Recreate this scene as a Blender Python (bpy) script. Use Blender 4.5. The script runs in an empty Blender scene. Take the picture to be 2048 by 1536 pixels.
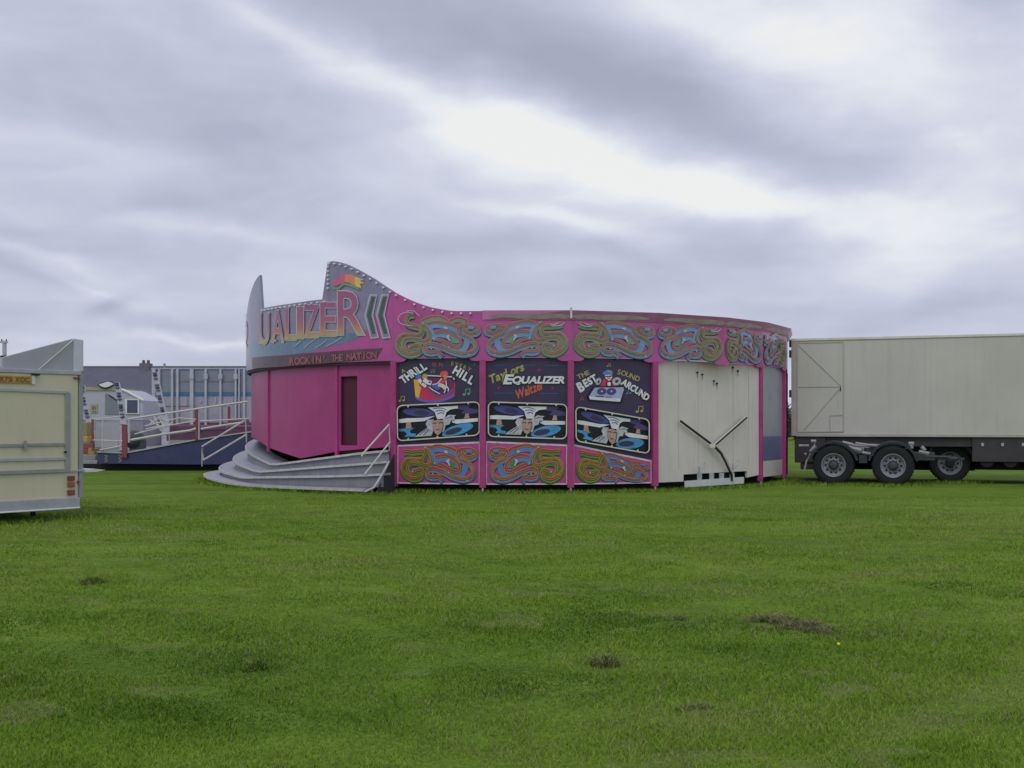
import bpy, bmesh, math, random
import numpy as np
from mathutils import Vector, Matrix
random.seed(7); rng = np.random.default_rng(7)
R_ = math.radians
SC = bpy.context.scene
COL = SC.collection

# ------------------------------------------------------------------ camera
F, CX, HZ, EYE = 2200.0, 1024.0, 847.0, 1.55      # focal length / principal column / horizon row (2048 px photo)
cam_d = bpy.data.cameras.new('camera'); cam = bpy.data.objects.new('camera', cam_d); COL.objects.link(cam)
cam.location = (0, 0, EYE); cam.rotation_euler = (R_(90), 0, 0)
cam_d.sensor_width = 36; cam_d.lens = 36 * F / 2048; cam_d.shift_y = (HZ - 768) / 2048
cam_d.clip_start = 0.1; cam_d.clip_end = 6000
SC.camera = cam
SC.view_settings.view_transform = 'Standard'; SC.view_settings.look = 'None'
SC.view_settings.gamma = 1; SC.view_settings.exposure = 0.0
try: SC.view_settings.use_curve_mapping = False
except Exception: pass

# ------------------------------------------------------------------ sky
SUN_EL, SUN_AZ = 48, 200       # azimuth clockwise from +Y: behind the camera
w = bpy.data.worlds.new('World'); SC.world = w; w.use_nodes = True
nt = w.node_tree; nt.nodes.clear()
def N(t, **k):
    n = nt.nodes.new(t)
    for a, b in k.items(): setattr(n, a, b)
    return n
def L(a, b): nt.links.new(a, b)
def M(op, a, b=None, c=None, clamp=False):
    n = N('ShaderNodeMath', operation=op); n.use_clamp = clamp
    for i, v in enumerate((a, b, c)):
        if v is None: continue
        if isinstance(v, (int, float)): n.inputs[i].default_value = v
        else: L(v, n.inputs[i])
    return n.outputs[0]
tc = N('ShaderNodeTexCoord'); sep = N('ShaderNodeSeparateXYZ'); L(tc.outputs['Generated'], sep.inputs[0])
dx, dy, dz = sep.outputs
az = M('MULTIPLY', M('ARCTAN2', dx, dy), 180 / math.pi)
el = M('MULTIPLY', M('ARCSINE', dz), 180 / math.pi)
zz = M('ADD', M('MAXIMUM', dz, 0.0), 0.09)
cmb = N('ShaderNodeCombineXYZ'); L(M('DIVIDE', dx, zz), cmb.inputs[0]); L(M('DIVIDE', dy, zz), cmb.inputs[1])
def noise(vec, scale, detail=4, rough=.55, rot=0, sc=(1, 1, 1), loc=(0, 0, 0), dist=0):
    mp = N('ShaderNodeMapping'); L(vec, mp.inputs[0]); mp.inputs['Scale'].default_value = sc
    mp.inputs['Rotation'].default_value = (0, 0, rot); mp.inputs['Location'].default_value = loc
    n = N('ShaderNodeTexNoise'); n.inputs['Scale'].default_value = scale; n.inputs['Detail'].default_value = detail
    n.inputs['Roughness'].default_value = rough; n.inputs['Distortion'].default_value = dist
    L(mp.outputs[0], n.inputs['Vector']); return n
nw = noise(tc.outputs['Generated'], 5, 5, .5, sc=(1, 1, 1.8))
sw = N('ShaderNodeSeparateColor'); L(nw.outputs['Color'], sw.inputs[0])
wa = M('ADD', az, M('MULTIPLY', M('SUBTRACT', sw.outputs[0], .5), 7.0))
we = M('ADD', el, M('MULTIPLY', M('SUBTRACT', sw.outputs[1], .5), 5.0))
n1 = noise(cmb.outputs[0], .7, 4, .45, rot=.5, sc=(.8, 1.6, 1), loc=(3.1, 1.7, 0))
n2 = noise(tc.outputs['Generated'], 11, 6, .55, rot=.0, sc=(1, 1, 2.4), loc=(.7, 5.2, 0), dist=.5)
n3 = noise(tc.outputs['Generated'], 4.0, 5, .5, sc=(1, 1, 2.6), loc=(2.3, .4, 1.1), dist=.3)
base = M('MULTIPLY', M('SUBTRACT', n1.outputs[0], .5), .50)
base = M('ADD', base, M('MULTIPLY', M('SUBTRACT', n2.outputs[0], .5), .34))
base = M('ADD', base, M('MULTIPLY', M('SUBTRACT', n3.outputs[0], .5), .50))
val = M('ADD', base, .56)
# cloud masses and one corner shading: (column, row, half-length, half-width (photo px), slope in degrees, strength)
BLOBS = [(900, 50, 430, 100, 13, -.27), (1260, 170, 380, 75, 16, -.24), (1640, 320, 260, 60, 18, -.22),
         (540, 80, 170, 34, 28, .24), (760, 195, 170, 44, 22, .26), (1040, 290, 210, 80, 6, .44), (1090, 330, 330, 110, 8, .14), (1290, 345, 280, 46, 14, .26), (1520, 400, 240, 50, 15, .20),
         (1530, 70, 250, 80, 16, .36), (1800, 140, 260, 140, 0, .24), (1930, 400, 220, 110, -30, .18), (1650, 440, 320, 36, 12, .22),
         (130, 170, 320, 90, 8, -.06), (370, 290, 220, 60, 5, -.16), (60, 320, 220, 24, 12, .10), (230, 40, 260, 60, 4, .04),
         (360, 488, 280, 20, 5, .22), (60, 535, 150, 14, 12, .2), (20, 560, 90, 14, 10, -.16), (120, 475, 260, 18, -8, -.10), (225, 612, 46, 16, -14, -.26), (330, 640, 120, 12, 8, -.12), (420, 668, 160, 9, 6, .18), (180, 585, 130, 9, 14, .14), (1090, 445, 320, 26, 10, .24), (860, 500, 330, 26, 2, -.14), (1400, 500, 200, 50, -6, -.14),
         (1500, 592, 380, 26, 2, -.16), (1180, 545, 260, 22, -4, .08), (640, 590, 300, 26, 3, .06), (1800, 640, 300, 30, 0, -.16), (1780, 560, 260, 24, -4, .06), (300, 690, 260, 24, 0, -.04),
         (2010, 60, 100, 90, 40, -.25)]  # last blob is finger shading of the corner put into the sky
for (bx, by, hl, hw, sl, amp) in BLOBS:
    a0 = math.degrees(math.atan((bx - CX) / F)); e0 = math.degrees(math.atan((HZ - by) / F))
    k = math.degrees(1 / F); c, s = math.cos(R_(-sl)), math.sin(R_(-sl))
    da = M('SUBTRACT', wa, a0); de = M('SUBTRACT', we, e0)
    u = M('DIVIDE', M('ADD', M('MULTIPLY', da, c), M('MULTIPLY', de, s)), hl * k)
    v = M('DIVIDE', M('SUBTRACT', M('MULTIPLY', de, c), M('MULTIPLY', da, s)), hw * k)
    g = M('EXPONENT', M('MULTIPLY', M('ADD', M('MULTIPLY', u, u), M('MULTIPLY', v, v)), -1.0))
    val = M('ADD', val, M('MULTIPLY', g, amp))
ramp = N('ShaderNodeValToRGB'); L(M('MAXIMUM', M('MINIMUM', val, 1.0), 0.0), ramp.inputs[0])
def lin(c): c /= 255.; return c / 12.92 if c <= .04045 else ((c + .055) / 1.055) ** 2.4
def rgb(r, g, b, k=1.0): return tuple(min(.9, lin(x) * k) for x in (r, g, b)) + (1,)
er = ramp.color_ramp; er.elements[0].position = 0.1; er.elements[0].color = rgb(168, 174, 193)
er.elements[1].position = 1.0; er.elements[1].color = rgb(250, 251, 255)
for p, c in ((.33, (180, 186, 207)), (.5, (194, 200, 219)), (.68, (211, 215, 232)), (.85, (231, 235, 247))):
    e = er.elements.new(p); e.color = rgb(*c)
skyt = N('ShaderNodeTexSky'); skyt.sky_type = 'NISHITA'; skyt.sun_disc = False
skyt.sun_elevation = R_(SUN_EL); skyt.sun_rotation = R_(SUN_AZ); skyt.air_density = 1; skyt.dust_density = 2
bgs = N('ShaderNodeBackground'); bgs.inputs[1].default_value = 0.06; L(skyt.outputs[0], bgs.inputs[0])
bgc = N('ShaderNodeBackground'); bgc.inputs[1].default_value = 1.0; L(ramp.outputs[0], bgc.inputs[0])
mx = N('ShaderNodeMixShader'); mx.inputs[0].default_value = .94; L(bgs.outputs[0], mx.inputs[1]); L(bgc.outputs[0], mx.inputs[2])
wo = N('ShaderNodeOutputWorld'); L(mx.outputs[0], wo.inputs[0])

sd = bpy.data.lights.new('sun', 'SUN'); sd.energy = 0.6; sd.angle = R_(28); sd.color = (1, .97, .93)
so = bpy.data.objects.new('sun', sd); COL.objects.link(so)
sv = Vector((math.sin(R_(SUN_AZ)) * math.cos(R_(SUN_EL)), math.cos(R_(SUN_AZ)) * math.cos(R_(SUN_EL)), math.sin(R_(SUN_EL))))
so.rotation_euler = sv.to_track_quat('Z', 'Y').to_euler()

# ------------------------------------------------------------------ materials
MATS = {}
def mat(name, c, rough=.5, metal=0, k=1.75, var=.12, vs=3.0, coat=0, bump=0, bs=30, spec=.5, streak=0, sat_dirt=None):
    """c = display colour seen under this light; k turns it into an albedo"""
    if name in MATS: return MATS[name]
    m = bpy.data.materials.new(name); m.use_nodes = True; t = m.node_tree; b = t.nodes['Principled BSDF']
    col = rgb(*c, k=k)
    b.inputs['Roughness'].default_value = rough; b.inputs['Metallic'].default_value = metal
    b.inputs['Specular IOR Level'].default_value = spec
    if coat: b.inputs['Coat Weight'].default_value = coat; b.inputs['Coat Roughness'].default_value = .18
    o = t.nodes.new('ShaderNodeTexCoord')
    def nz(s, d, sc=(1, 1, 1)):
        mp = t.nodes.new('ShaderNodeMapping'); mp.inputs['Scale'].default_value = sc; t.links.new(o.outputs['Object'], mp.inputs[0])
        n = t.nodes.new('ShaderNodeTexNoise'); n.inputs['Scale'].default_value = s; n.inputs['Detail'].default_value = d
        n.inputs['Roughness'].default_value = .65; t.links.new(mp.outputs[0], n.inputs['Vector']); return n
    n = nz(vs, 6)
    mr = t.nodes.new('ShaderNodeMapRange'); mr.inputs[1].default_value = .3; mr.inputs[2].default_value = .7
    t.links.new(n.outputs[0], mr.inputs[0])
    mix = t.nodes.new('ShaderNodeMix'); mix.data_type = 'RGBA'
    mix.inputs[6].default_value = tuple(x * (1 - var) for x in col[:3]) + (1,)
    mix.inputs[7].default_value = tuple(min(.92, x * (1 + var)) for x in col[:3]) + (1,)
    t.links.new(mr.outputs[0], mix.inputs[0]); out = mix.outputs[2]
    if streak:
        n2 = nz(1.0, 5, (9, 9, .5))
        r2 = t.nodes.new('ShaderNodeMapRange'); r2.inputs[1].default_value = .52; r2.inputs[2].default_value = .78; r2.inputs[4].default_value = streak
        t.links.new(n2.outputs[0], r2.inputs[0])
        m2 = t.nodes.new('ShaderNodeMix'); m2.data_type = 'RGBA'; t.links.new(r2.outputs[0], m2.inputs[0]); t.links.new(out, m2.inputs[6])
        m2.inputs[7].default_value = sat_dirt or tuple(x * .45 for x in col[:3]) + (1,)
        out = m2.outputs[2]
    t.links.new(out, b.inputs['Base Color'])
    rr = t.nodes.new('ShaderNodeMapRange'); rr.inputs[3].default_value = max(.05, rough - .08); rr.inputs[4].default_value = min(1, rough + .1)
    t.links.new(n.outputs[0], rr.inputs[0]); t.links.new(rr.outputs[0], b.inputs['Roughness'])
    if bump:
        nb = nz(bs, 4); bp = t.nodes.new('ShaderNodeBump'); bp.inputs['Strength'].default_value = bump; bp.inputs['Distance'].default_value = .02
        t.links.new(nb.outputs[0], bp.inputs['Height']); t.links.new(bp.outputs[0], b.inputs['Normal'])
    MATS[name] = m; return m

# ------------------------------------------------------------------ object helpers
def tag(o, label=None, cat=None, group=None, kind=None):
    if label: o['label'] = label
    if cat: o['category'] = cat
    if group: o['group'] = group
    if kind: o['kind'] = kind
    return o
def empty(name, loc, label, cat, group=None, rz=0):
    o = bpy.data.objects.new(name, None); o.empty_display_size = .3; COL.objects.link(o)
    o.location = loc; o.rotation_euler = (0, 0, rz); return tag(o, label, cat, group)
class MB:
    def __init__(s): s.v = []; s.f = []; s.m = []; s.mats = []
    def mi(s, m):
        if m not in s.mats: s.mats.append(m)
        return s.mats.index(m)
    def add(s, vs, fs, m):
        b = len(s.v); i = s.mi(m); s.v += [tuple(v) for v in vs]
        for f in fs: s.f.append([b + q for q in f]); s.m.append(i)
    def box(s, lo, hi, m, M4=None):
        x0, y0, z0 = lo; x1, y1, z1 = hi
        vs = [Vector(p) for p in ((x0,y0,z0),(x1,y0,z0),(x1,y1,z0),(x0,y1,z0),(x0,y0,z1),(x1,y0,z1),(x1,y1,z1),(x0,y1,z1))]
        if M4 is not None: vs = [M4 @ v for v in vs]
        s.add(vs, [(0,3,2,1),(4,5,6,7),(0,1,5,4),(1,2,6,5),(2,3,7,6),(3,0,4,7)], m)
    def tube(s, pts, r, m, n=8, closed=False, cap=True):
        pts = [Vector(p) for p in pts]; k = len(pts); rings = []
        for i, p in enumerate(pts):
            if closed: d = pts[(i+1) % k] - pts[i-1]
            else: d = pts[min(i+1, k-1)] - pts[max(i-1, 0)]
            d.normalize(); up = Vector((0,0,1)) if abs(d.z) < .9 else Vector((1,0,0))
            a = d.cross(up).normalized(); b = d.cross(a)
            rr = r[i] if isinstance(r, (list, tuple)) else r
            rings.append([p + a * rr * math.cos(2*math.pi*j/n) + b * rr * math.sin(2*math.pi*j/n) for j in range(n)])
        vs = [q for g in rings for q in g]; fs = []
        for i in range(k if closed else k-1):
            a, b = i*n, ((i+1) % k)*n
            for j in range(n): fs.append((a+j, a+(j+1) % n, b+(j+1) % n, b+j))
        if cap and not closed: fs.append(tuple(range(n))[::-1]); fs.append(tuple((k-1)*n+j for j in range(n)))
        s.add(vs, fs, m)
    def prism(s, outline, n, t, m):
        """outline: 3D points (planar), extruded by t along -n"""
        o = [Vector(p) for p in outline]; k = len(o); bk = [p - Vector(n) * t for p in o]
        s.add(o + bk, [tuple(range(k)), tuple(range(2*k-1, k-1, -1))] + [(i, k+i, k+(i+1) % k, (i+1) % k) for i in range(k)], m)
    def lathe(s, prof, M4, m, n=32):
        """prof: (radius, axial) pairs, axis = local Y"""
        vs = []; k = len(prof)
        for j in range(n):
            a = 2*math.pi*j/n
            for r, y in prof: vs.append(M4 @ Vector((r*math.cos(a), y, r*math.sin(a))))
        fs = [(j*k+i, ((j+1) % n)*k+i, ((j+1) % n)*k+i+1, j*k+i+1) for j in range(n) for i in range(k-1)]
        s.add(vs, fs, m)
    def build(s, name, parent=None, smooth=False, bevel=0, fix=True):
        me = bpy.data.meshes.new(name); me.from_pydata(s.v, [], s.f)
        for m in s.mats: me.materials.append(m)
        me.polygons.foreach_set('material_index', s.m)
        if smooth: me.polygons.foreach_set('use_smooth', [True]*len(s.f))
        me.update()
        if fix:
            b = bmesh.new(); b.from_mesh(me); bmesh.ops.recalc_face_normals(b, faces=b.faces); b.to_mesh(me); b.free()
        if smooth:
            try: me.set_sharp_from_angle(angle=R_(40))
            except Exception: pass
        o = bpy.data.objects.new(name, me); COL.objects.link(o)
        if parent is not None:
            o.parent = parent
            bpy.context.view_layer.update()
            o.matrix_parent_inverse = parent.matrix_world.inverted()
        if bevel:
            md = o.modifiers.new('bevel', 'BEVEL'); md.width = bevel; md.segments = 2; md.limit_method = 'ANGLE'
        return o
def W(px, py, Y): return Vector(((px - CX) / F * Y, Y, EYE + (HZ - py) / F * Y))
def Gd(px, py): return W(px, py, EYE * F / (py - HZ))
def catmull(pts, n=6):
    if len(pts) < 3: return [tuple(p) for p in pts]
    P = [pts[0]] + list(pts) + [pts[-1]]; out = []
    for i in range(1, len(P)-2):
        for j in range(n):
            t = j/n; a, b, c, d = [np.array(q, float) for q in P[i-1:i+3]]
            out.append(tuple(.5*((2*b)+(-a+c)*t+(2*a-5*b+4*c-d)*t*t+(-a+3*b-3*c+d)*t**3)))
    out.append(tuple(pts[-1])); return out
# flat painted artwork, mapped onto a surface by mapper(x, y, lift)
_gl = {}
def glyph(ch, off):
    if (ch, off) in _gl: return _gl[(ch, off)]
    cu = bpy.data.curves.new('glyph', 'FONT'); cu.body = ch; cu.offset = off; cu.resolution_u = 3
    ob = bpy.data.objects.new('glyph', cu); COL.objects.link(ob); dg = bpy.context.evaluated_depsgraph_get()
    me = bpy.data.meshes.new_from_object(ob.evaluated_get(dg))
    vs = [(v.co.x, v.co.y) for v in me.vertices]; fs = [tuple(p.vertices) for p in me.polygons]
    bpy.data.objects.remove(ob); bpy.data.curves.remove(cu); bpy.data.meshes.remove(me)
    _gl[(ch, off)] = (vs, fs); return vs, fs
class Paint:
    def __init__(s, mapper, lift=.004, step=.0022): s.mp = mapper; s.mb = MB(); s.z = lift; s.st = step
    def up(s, n=1): s.z += s.st*n
    def poly(s, pts, m, up=True):
        s.mb.add([s.mp(x, y, s.z) for x, y in pts], [tuple(range(len(pts)))], m)
        if up: s.up()
    def ell(s, cx, cy, rx, ry, m, rot=0, n=20, up=True):
        c, q = math.cos(R_(rot)), math.sin(R_(rot)); P = []
        for i in range(n):
            a = 2*math.pi*i/n; x, y = rx*math.cos(a), ry*math.sin(a); P.append((cx+x*c-y*q, cy+x*q+y*c))
        s.poly(P, m, up)
    def rib(s, pts, wd, m, smooth=True, closed=False, up=True, dy=0, taper=False, jump=None):
        p = catmull(pts) if smooth and len(pts) > 2 else list(pts); k = len(p); Lf = []; Rt = []
        for i in range(k):
            a = p[(i-1) % k] if closed else p[max(i-1, 0)]; b = p[(i+1) % k] if closed else p[min(i+1, k-1)]
            d = math.hypot(b[0]-a[0], b[1]-a[1]) or 1; nx, ny = -(b[1]-a[1])/d, (b[0]-a[0])/d
            h = wd/2
            if taper: h *= max(.12, min(1, 6*i/k, 6*(k-1-i)/k + .15))
            Lf.append((p[i][0]+nx*h, p[i][1]+ny*h+dy)); Rt.append((p[i][0]-nx*h, p[i][1]-ny*h+dy))
        vs = [s.mp(x, y, s.z) for x, y in Lf] + [s.mp(x, y, s.z) for x, y in Rt]
        fs = [(i, (i+1) % k, k+(i+1) % k, k+i) for i in range(k if closed else k-1)]
        s.mb.add(vs, fs, m)
        if up: s.up()
    def glyphs(s, ch, cx, cy, h, m, rot=0, wsc=1.0, shear=0, off=.02, outline=None, ow=.07):
        """one letter centred on (cx, cy); y grows downwards; rot counter-clockwise"""
        base, _ = glyph(ch, 0.0)
        if not base: return
        x0, x1 = min(v[0] for v in base), max(v[0] for v in base); y0, y1 = min(v[1] for v in base), max(v[1] for v in base)
        mx_, my_ = (x0+x1)/2, (y0+y1)/2; sc = h/.73; c, q = math.cos(R_(rot)), math.sin(R_(rot))
        def put(o, mm):
            vs, fs = glyph(ch, o); out = []
            for x, y in vs:
                gx = (x-mx_)*sc*wsc + shear*(y-my_)*sc; gy = (y-my_)*sc
                out.append(s.mp(cx + gx*c - gy*q, cy - (gx*q + gy*c), s.z))
            s.mb.add(out, fs, mm); s.up()
        if outline: put(off+ow, outline)
        put(off, m)
    def word(s, txt, cx, cy, h, width, m, rot=0, shear=0, off=.02, outline=None, ow=.06, gap=.08):
        ws = []
        for ch in txt:
            if ch == ' ': ws.append(.3); continue
            b, _ = glyph(ch, 0.0); ws.append(max(v[0] for v in b)-min(v[0] for v in b))
        tot = sum(ws)+gap*(len(ws)-1); sc = h/.73; wsc = width/(tot*sc); x = -width/2; c, q = math.cos(R_(rot)), math.sin(R_(rot))
        its = []
        for ch, w_ in zip(txt, ws):
            cw = w_*sc*wsc
            if ch != ' ':
                b, _ = glyph(ch, 0.0); ym = (min(v[1] for v in b)+max(v[1] for v in b))/2
                gy = (ym-.365)*sc; gx = x+cw/2 + shear*gy
                its.append((ch, cx+gx*c-gy*q, cy-(gx*q+gy*c)))
            x += cw+gap*sc*wsc
        z0 = s.z
        if outline:
            for ch, a, b in its: s.z = z0; s.glyphs(ch, a, b, h, outline, rot, wsc, shear, off+ow)
            z0 = s.z
        for ch, a, b in its: s.z = z0; s.glyphs(ch, a, b, h, m, rot, wsc, shear, off)
    def build(s, name, parent): return s.mb.build(name, parent, fix=False)
def sub(mapper, ox, oy, sc): return lambda x, y, z: mapper(ox + x/sc, oy + y/sc, z)

# palette
PK = mat('pink_paint', (150, 62, 120), .34, coat=.35, var=.16, streak=.35, sat_dirt=(.36, .12, .28, 1), vs=1.7)
PKL = mat('pink_panel', (154, 54, 116), .38, coat=.25, var=.12, streak=.25, vs=2)
PKS = mat('pink_shutter', (136, 46, 98), .42, var=.12, streak=.35, sat_dirt=(.28, .03, .17, 1), coat=.15, vs=1.2)
PKD = mat('pink_post', (138, 50, 98), .45, var=.18, vs=4)
NAVY = mat('navy_board', (44, 34, 62), .42, var=.25, coat=.2)
BLK = mat('black_paint', (12, 12, 16), .5)
WH = mat('white_lettering', (180, 180, 186), .5, var=.12, vs=6)
OLV = mat('olive_yellow_paint', (142, 134, 68), .5, var=.2)
ORG = mat('orange_paint', (166, 80, 56), .5)
ORD = mat('dull_orange_paint', (150, 74, 48), .5, var=.2)
RED = mat('swirl_red', (130, 46, 34), .4, coat=.3, var=.15)
YEL = mat('swirl_yellow', (156, 124, 56), .4, coat=.3)
GRN = mat('swirl_green', (58, 108, 46), .4, coat=.3)
BLU = mat('swirl_blue', (74, 104, 148), .4, coat=.3)
RED2 = mat('fascia_red', (128, 70, 70), .3, coat=.5, var=.15)
YEL2 = mat('fascia_yellow', (138, 124, 90), .3, coat=.5)
GRN2 = mat('fascia_green', (88, 124, 92), .3, coat=.5)
BLU2 = mat('fascia_blue', (92, 122, 160), .3, coat=.5)
SHD = mat('dark_shade_paint', (40, 40, 52), .5)
SIL = mat('silver_edge_paint', (154, 150, 162), .4)
LIL = mat('sign_lilac_grey', (112, 106, 130), .32, coat=.4, var=.2, streak=.2)
TEAL = mat('sign_teal', (78, 100, 124), .3, coat=.5, var=.2, vs=5)
MAUV = mat('cornice_mauve', (160, 98, 138), .42, var=.14, coat=.3, vs=2.5)
MAUG = mat('cornice_faded_green', (164, 144, 152), .45, var=.2, vs=3)
TRIM = mat('pale_trim', (170, 160, 165), .5, var=.2, vs=12)
DARK = mat('dark_underframe', (26, 27, 26), .8, k=1.2)
BLUEB = mat('bright_blue_paint', (54, 122, 166), .4, coat=.2, var=.35, vs=5); BLUED = mat('deep_blue_paint', (56, 58, 116), .4)
SKIN = mat('painted_skin', (146, 118, 106), .5, var=.25, vs=14); GREYH = mat('painted_grey_hair', (150, 151, 158), .5, var=.3, vs=14)
CRM = mat('cream_frame_paint', (172, 168, 154), .5)
PURP = mat('purple_paint', (64, 52, 100), .45)

# ------------------------------------------------------------------ waltzer geometry
C0 = Vector((.16, 32.1, 0)); RW = 7.7
def pol(th, r, z=0.): return Vector((C0.x + r*math.sin(th), C0.y - r*math.cos(th), z))
def th_of(px, r=RW):
    """bearing on the ride's circle of the near point in photo column px"""
    a = (px - CX)/F; A = a*a+1; B = -2*(a*C0.x + C0.y); Cc = C0.x**2 + C0.y**2 - r*r
    disc = max(0, B*B-4*A*Cc); y = (-B - math.sqrt(disc))/(2*A); return math.atan2(a*y-C0.x, C0.y-y)
def zy(px, py, r=RW):
    th = th_of(px, r); y = C0.y - r*math.cos(th); return th, EYE + (HZ-py)/F*y
VA = [th_of(p) for p in (786, 965, 1142, 1312, 1448, 1525)]
VA.append(VA[-1] + R_(15))
THL = 2*math.pi - R_(89.6)
nb = 13; last = VA[-1]
BACK = [last + (THL-last)*i/nb for i in range(nb+1)]
wz = empty('waltzer_ride', (C0.x, C0.y, 0), 'big round pink waltzer ride with painted swirls and closed shutters on the grass', 'fairground ride')

class Bay:
    def __init__(s, a, b, inset=0.):
        s.A = pol(a, RW-inset); s.B = pol(b, RW-inset); s.t = (s.B-s.A); s.w = s.t.length; s.t = s.t/s.w
        s.n = Vector((s.t.y, -s.t.x, 0))
        if s.n.dot(s.A-C0) < 0: s.n = -s.n
    def at(s, d, z, off=0.): return s.A + s.t*d + s.n*off + Vector((0, 0, z))
    def px(s, px_, py, off=0.):
        a = (px_-CX)/F; p = s.A + s.n*off      # p.x + t.x*d = a*(p.y + t.y*d)
        d = (a*p.y - p.x)/(s.t.x - a*s.t.y); q = p + s.t*d
        return Vector((q.x, q.y, EYE+(HZ-py)/F*q.y))
    def slab(s, mb, prof, t, m, off=0.): mb.prism([s.at(d, z, off) for d, z in prof], s.n, t, m)
ZB, ZC, ZT = 2.94, 3.86, 4.06
def fbottom(w):  # scalloped lower edge of the fascia
    P = [(0, ZB), (.16, ZB)]
    for i in range(1, 6): a = i/5*math.pi/2; P.append((.16+.16*math.sin(a), ZB+.09*(1-math.cos(a))))
    return P + [(w-x, z) for x, z in P[::-1]]
ramp_px = [(655,525),(658,523),(665,522),(680,524),(700,531),(720,541),(750,558),(781,579),(800,590),(830,604),(860,614),(885,619),(905,622),(950,622),(965,622)]
RAMP = [zy(*p) for p in ramp_px]
def zramp(th): return float(np.interp(th, [a for a, b in RAMP], [b for a, b in RAMP]))
THM = (th_of(655) + th_of(524))/2             # middle of the entrance sign
def ztop(th):
    if th < THM: th = 2*THM - th
    if th < th_of(655): return float(np.interp(th, [THM, th_of(655)], [zy(590, 606)[1], zy(650, 598)[1]]))
    return zramp(th)

# swirl motif in its own drawing units (x 60..1700, y 350..1060; flourish above)
def swirl(pt, up, flourish=False):
    r, y_, g, b = (RED2, YEL2, GRN2, BLU2) if up else (RED, YEL, GRN, BLU)
    P1 = [(600,400),(520,420),(430,400)] if flourish else [(130,420),(200,480)]
    P1a = ([(440,175),(340,190),(295,260),(330,360),(430,400)] if flourish else [(150,430),(230,420),(330,440)] if not up else [(180,380),(260,410),(360,420)])
    P1 = P1a + [(540,430),(590,500),(545,585),(400,590),(230,585),(125,690),(120,810),(210,910),(350,965),(490,940),(560,870),(530,800),(450,800),(340,850)]
    P2 = [(560,360),(680,450),(735,560),(730,660),(650,715),(540,690),(400,650),(280,665),(225,750),(260,860),(340,920)]
    P3 = [(690,385),(860,350),(1050,380),(1230,440),(1300,520)]
    P4 = [(830,560),(1000,535),(1180,590),(1310,700),(1340,800),(1270,840),(1150,810),(1000,730),(880,690)]
    P4b = [(830,600),(960,600),(1120,640),(1230,720),(1240,780)]
    P5 = [(1400,470),(1420,530),(1520,575),(1650,550),(1660,480),(1560,435),(1430,430),(1320,450),(1290,520),(1350,590),(1490,650),(1600,750),(1620,860),(1540,940),(1380,965),(1190,920),(1000,835),(830,780),(710,775),(645,840),(680,915),(800,935),(900,925),(980,1000)]
    P6 = [(1390,600),(1450,700),(1440,800),(1390,880),(1270,890),(1120,840),(960,770)]
    if flourish:
        for p in ([(560,330),(640,290),(760,250),(930,250),(1090,330)], [(1100,360),(1200,300),(1310,285),(1430,330),(1420,410),(1330,410),(1290,375)]):
            pt.rib(p, 95, g, dy=30); pt.rib(p, 62, y_); pt.rib(p, 40, r)
    pt.rib(P1, 108, SHD, dy=62, up=False); pt.rib(P5, 104, SHD, dy=66); pt.rib(P2, 104, SHD, dy=52);  
    pt.rib(P1, 104, g, dy=46); pt.rib(P2, 110, g, dy=26); pt.rib(P1[5:], 96, g, dy=10)
    pt.rib(P5, 100, b, dy=48); pt.rib(P6, 120, b, dy=8, taper=True); pt.rib(P3, 100, b, dy=70)
    pt.poly([(620,370),(690,385),(790,480),(850,560),(880,700),(810,730),(770,560),(720,480)], b)
    pt.rib(P4b, 120, b); pt.ell(1180, 720, 60, 60, g)
    for p, wd in ((P2, 22), (P3, 34), (P1, 28), (P4, 36), (P5, 32)):
        pt.rib(p, wd+26, y_); pt.rib(p, wd+6, r)
    for p, c_ in ((P1, g), (P5, b)): pt.rib(p, 7, y_, dy=66, taper=True)
    pt.rib([(1480,470),(1600,480)], 60, b)
    pt.rib(P5[9:17], 8, y_); pt.rib(P1[5:11], 8, y_, up=True)
    W_ = SIL
    pt.poly([(1055,650),(1095,615),(1140,608),(1122,662),(1152,730),(1125,742),(1095,690)], W_)
    pt.poly([(1005,465),(1080,448),(1102,510),(1060,500)], W_)
    for q in ((620,380),(1120,860),(350,840),(780,880),(820,680),(1500,1010)): pt.ell(q[0], q[1], 14, 14, W_, up=False)
    if flourish: pt.up(); pt.rib([(430,178),(330,150),(200,180),(140,270),(190,370),(330,410),(430,420)], 14, SIL); pt.rib([(560,230),(440,130),(300,120)], 12, SIL)
    elif up:
        pt.up()
        for q in ([(150,385),(230,440),(400,455)], [(260,385),(330,420),(420,425)]): pt.rib(q, 16, SIL)

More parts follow.
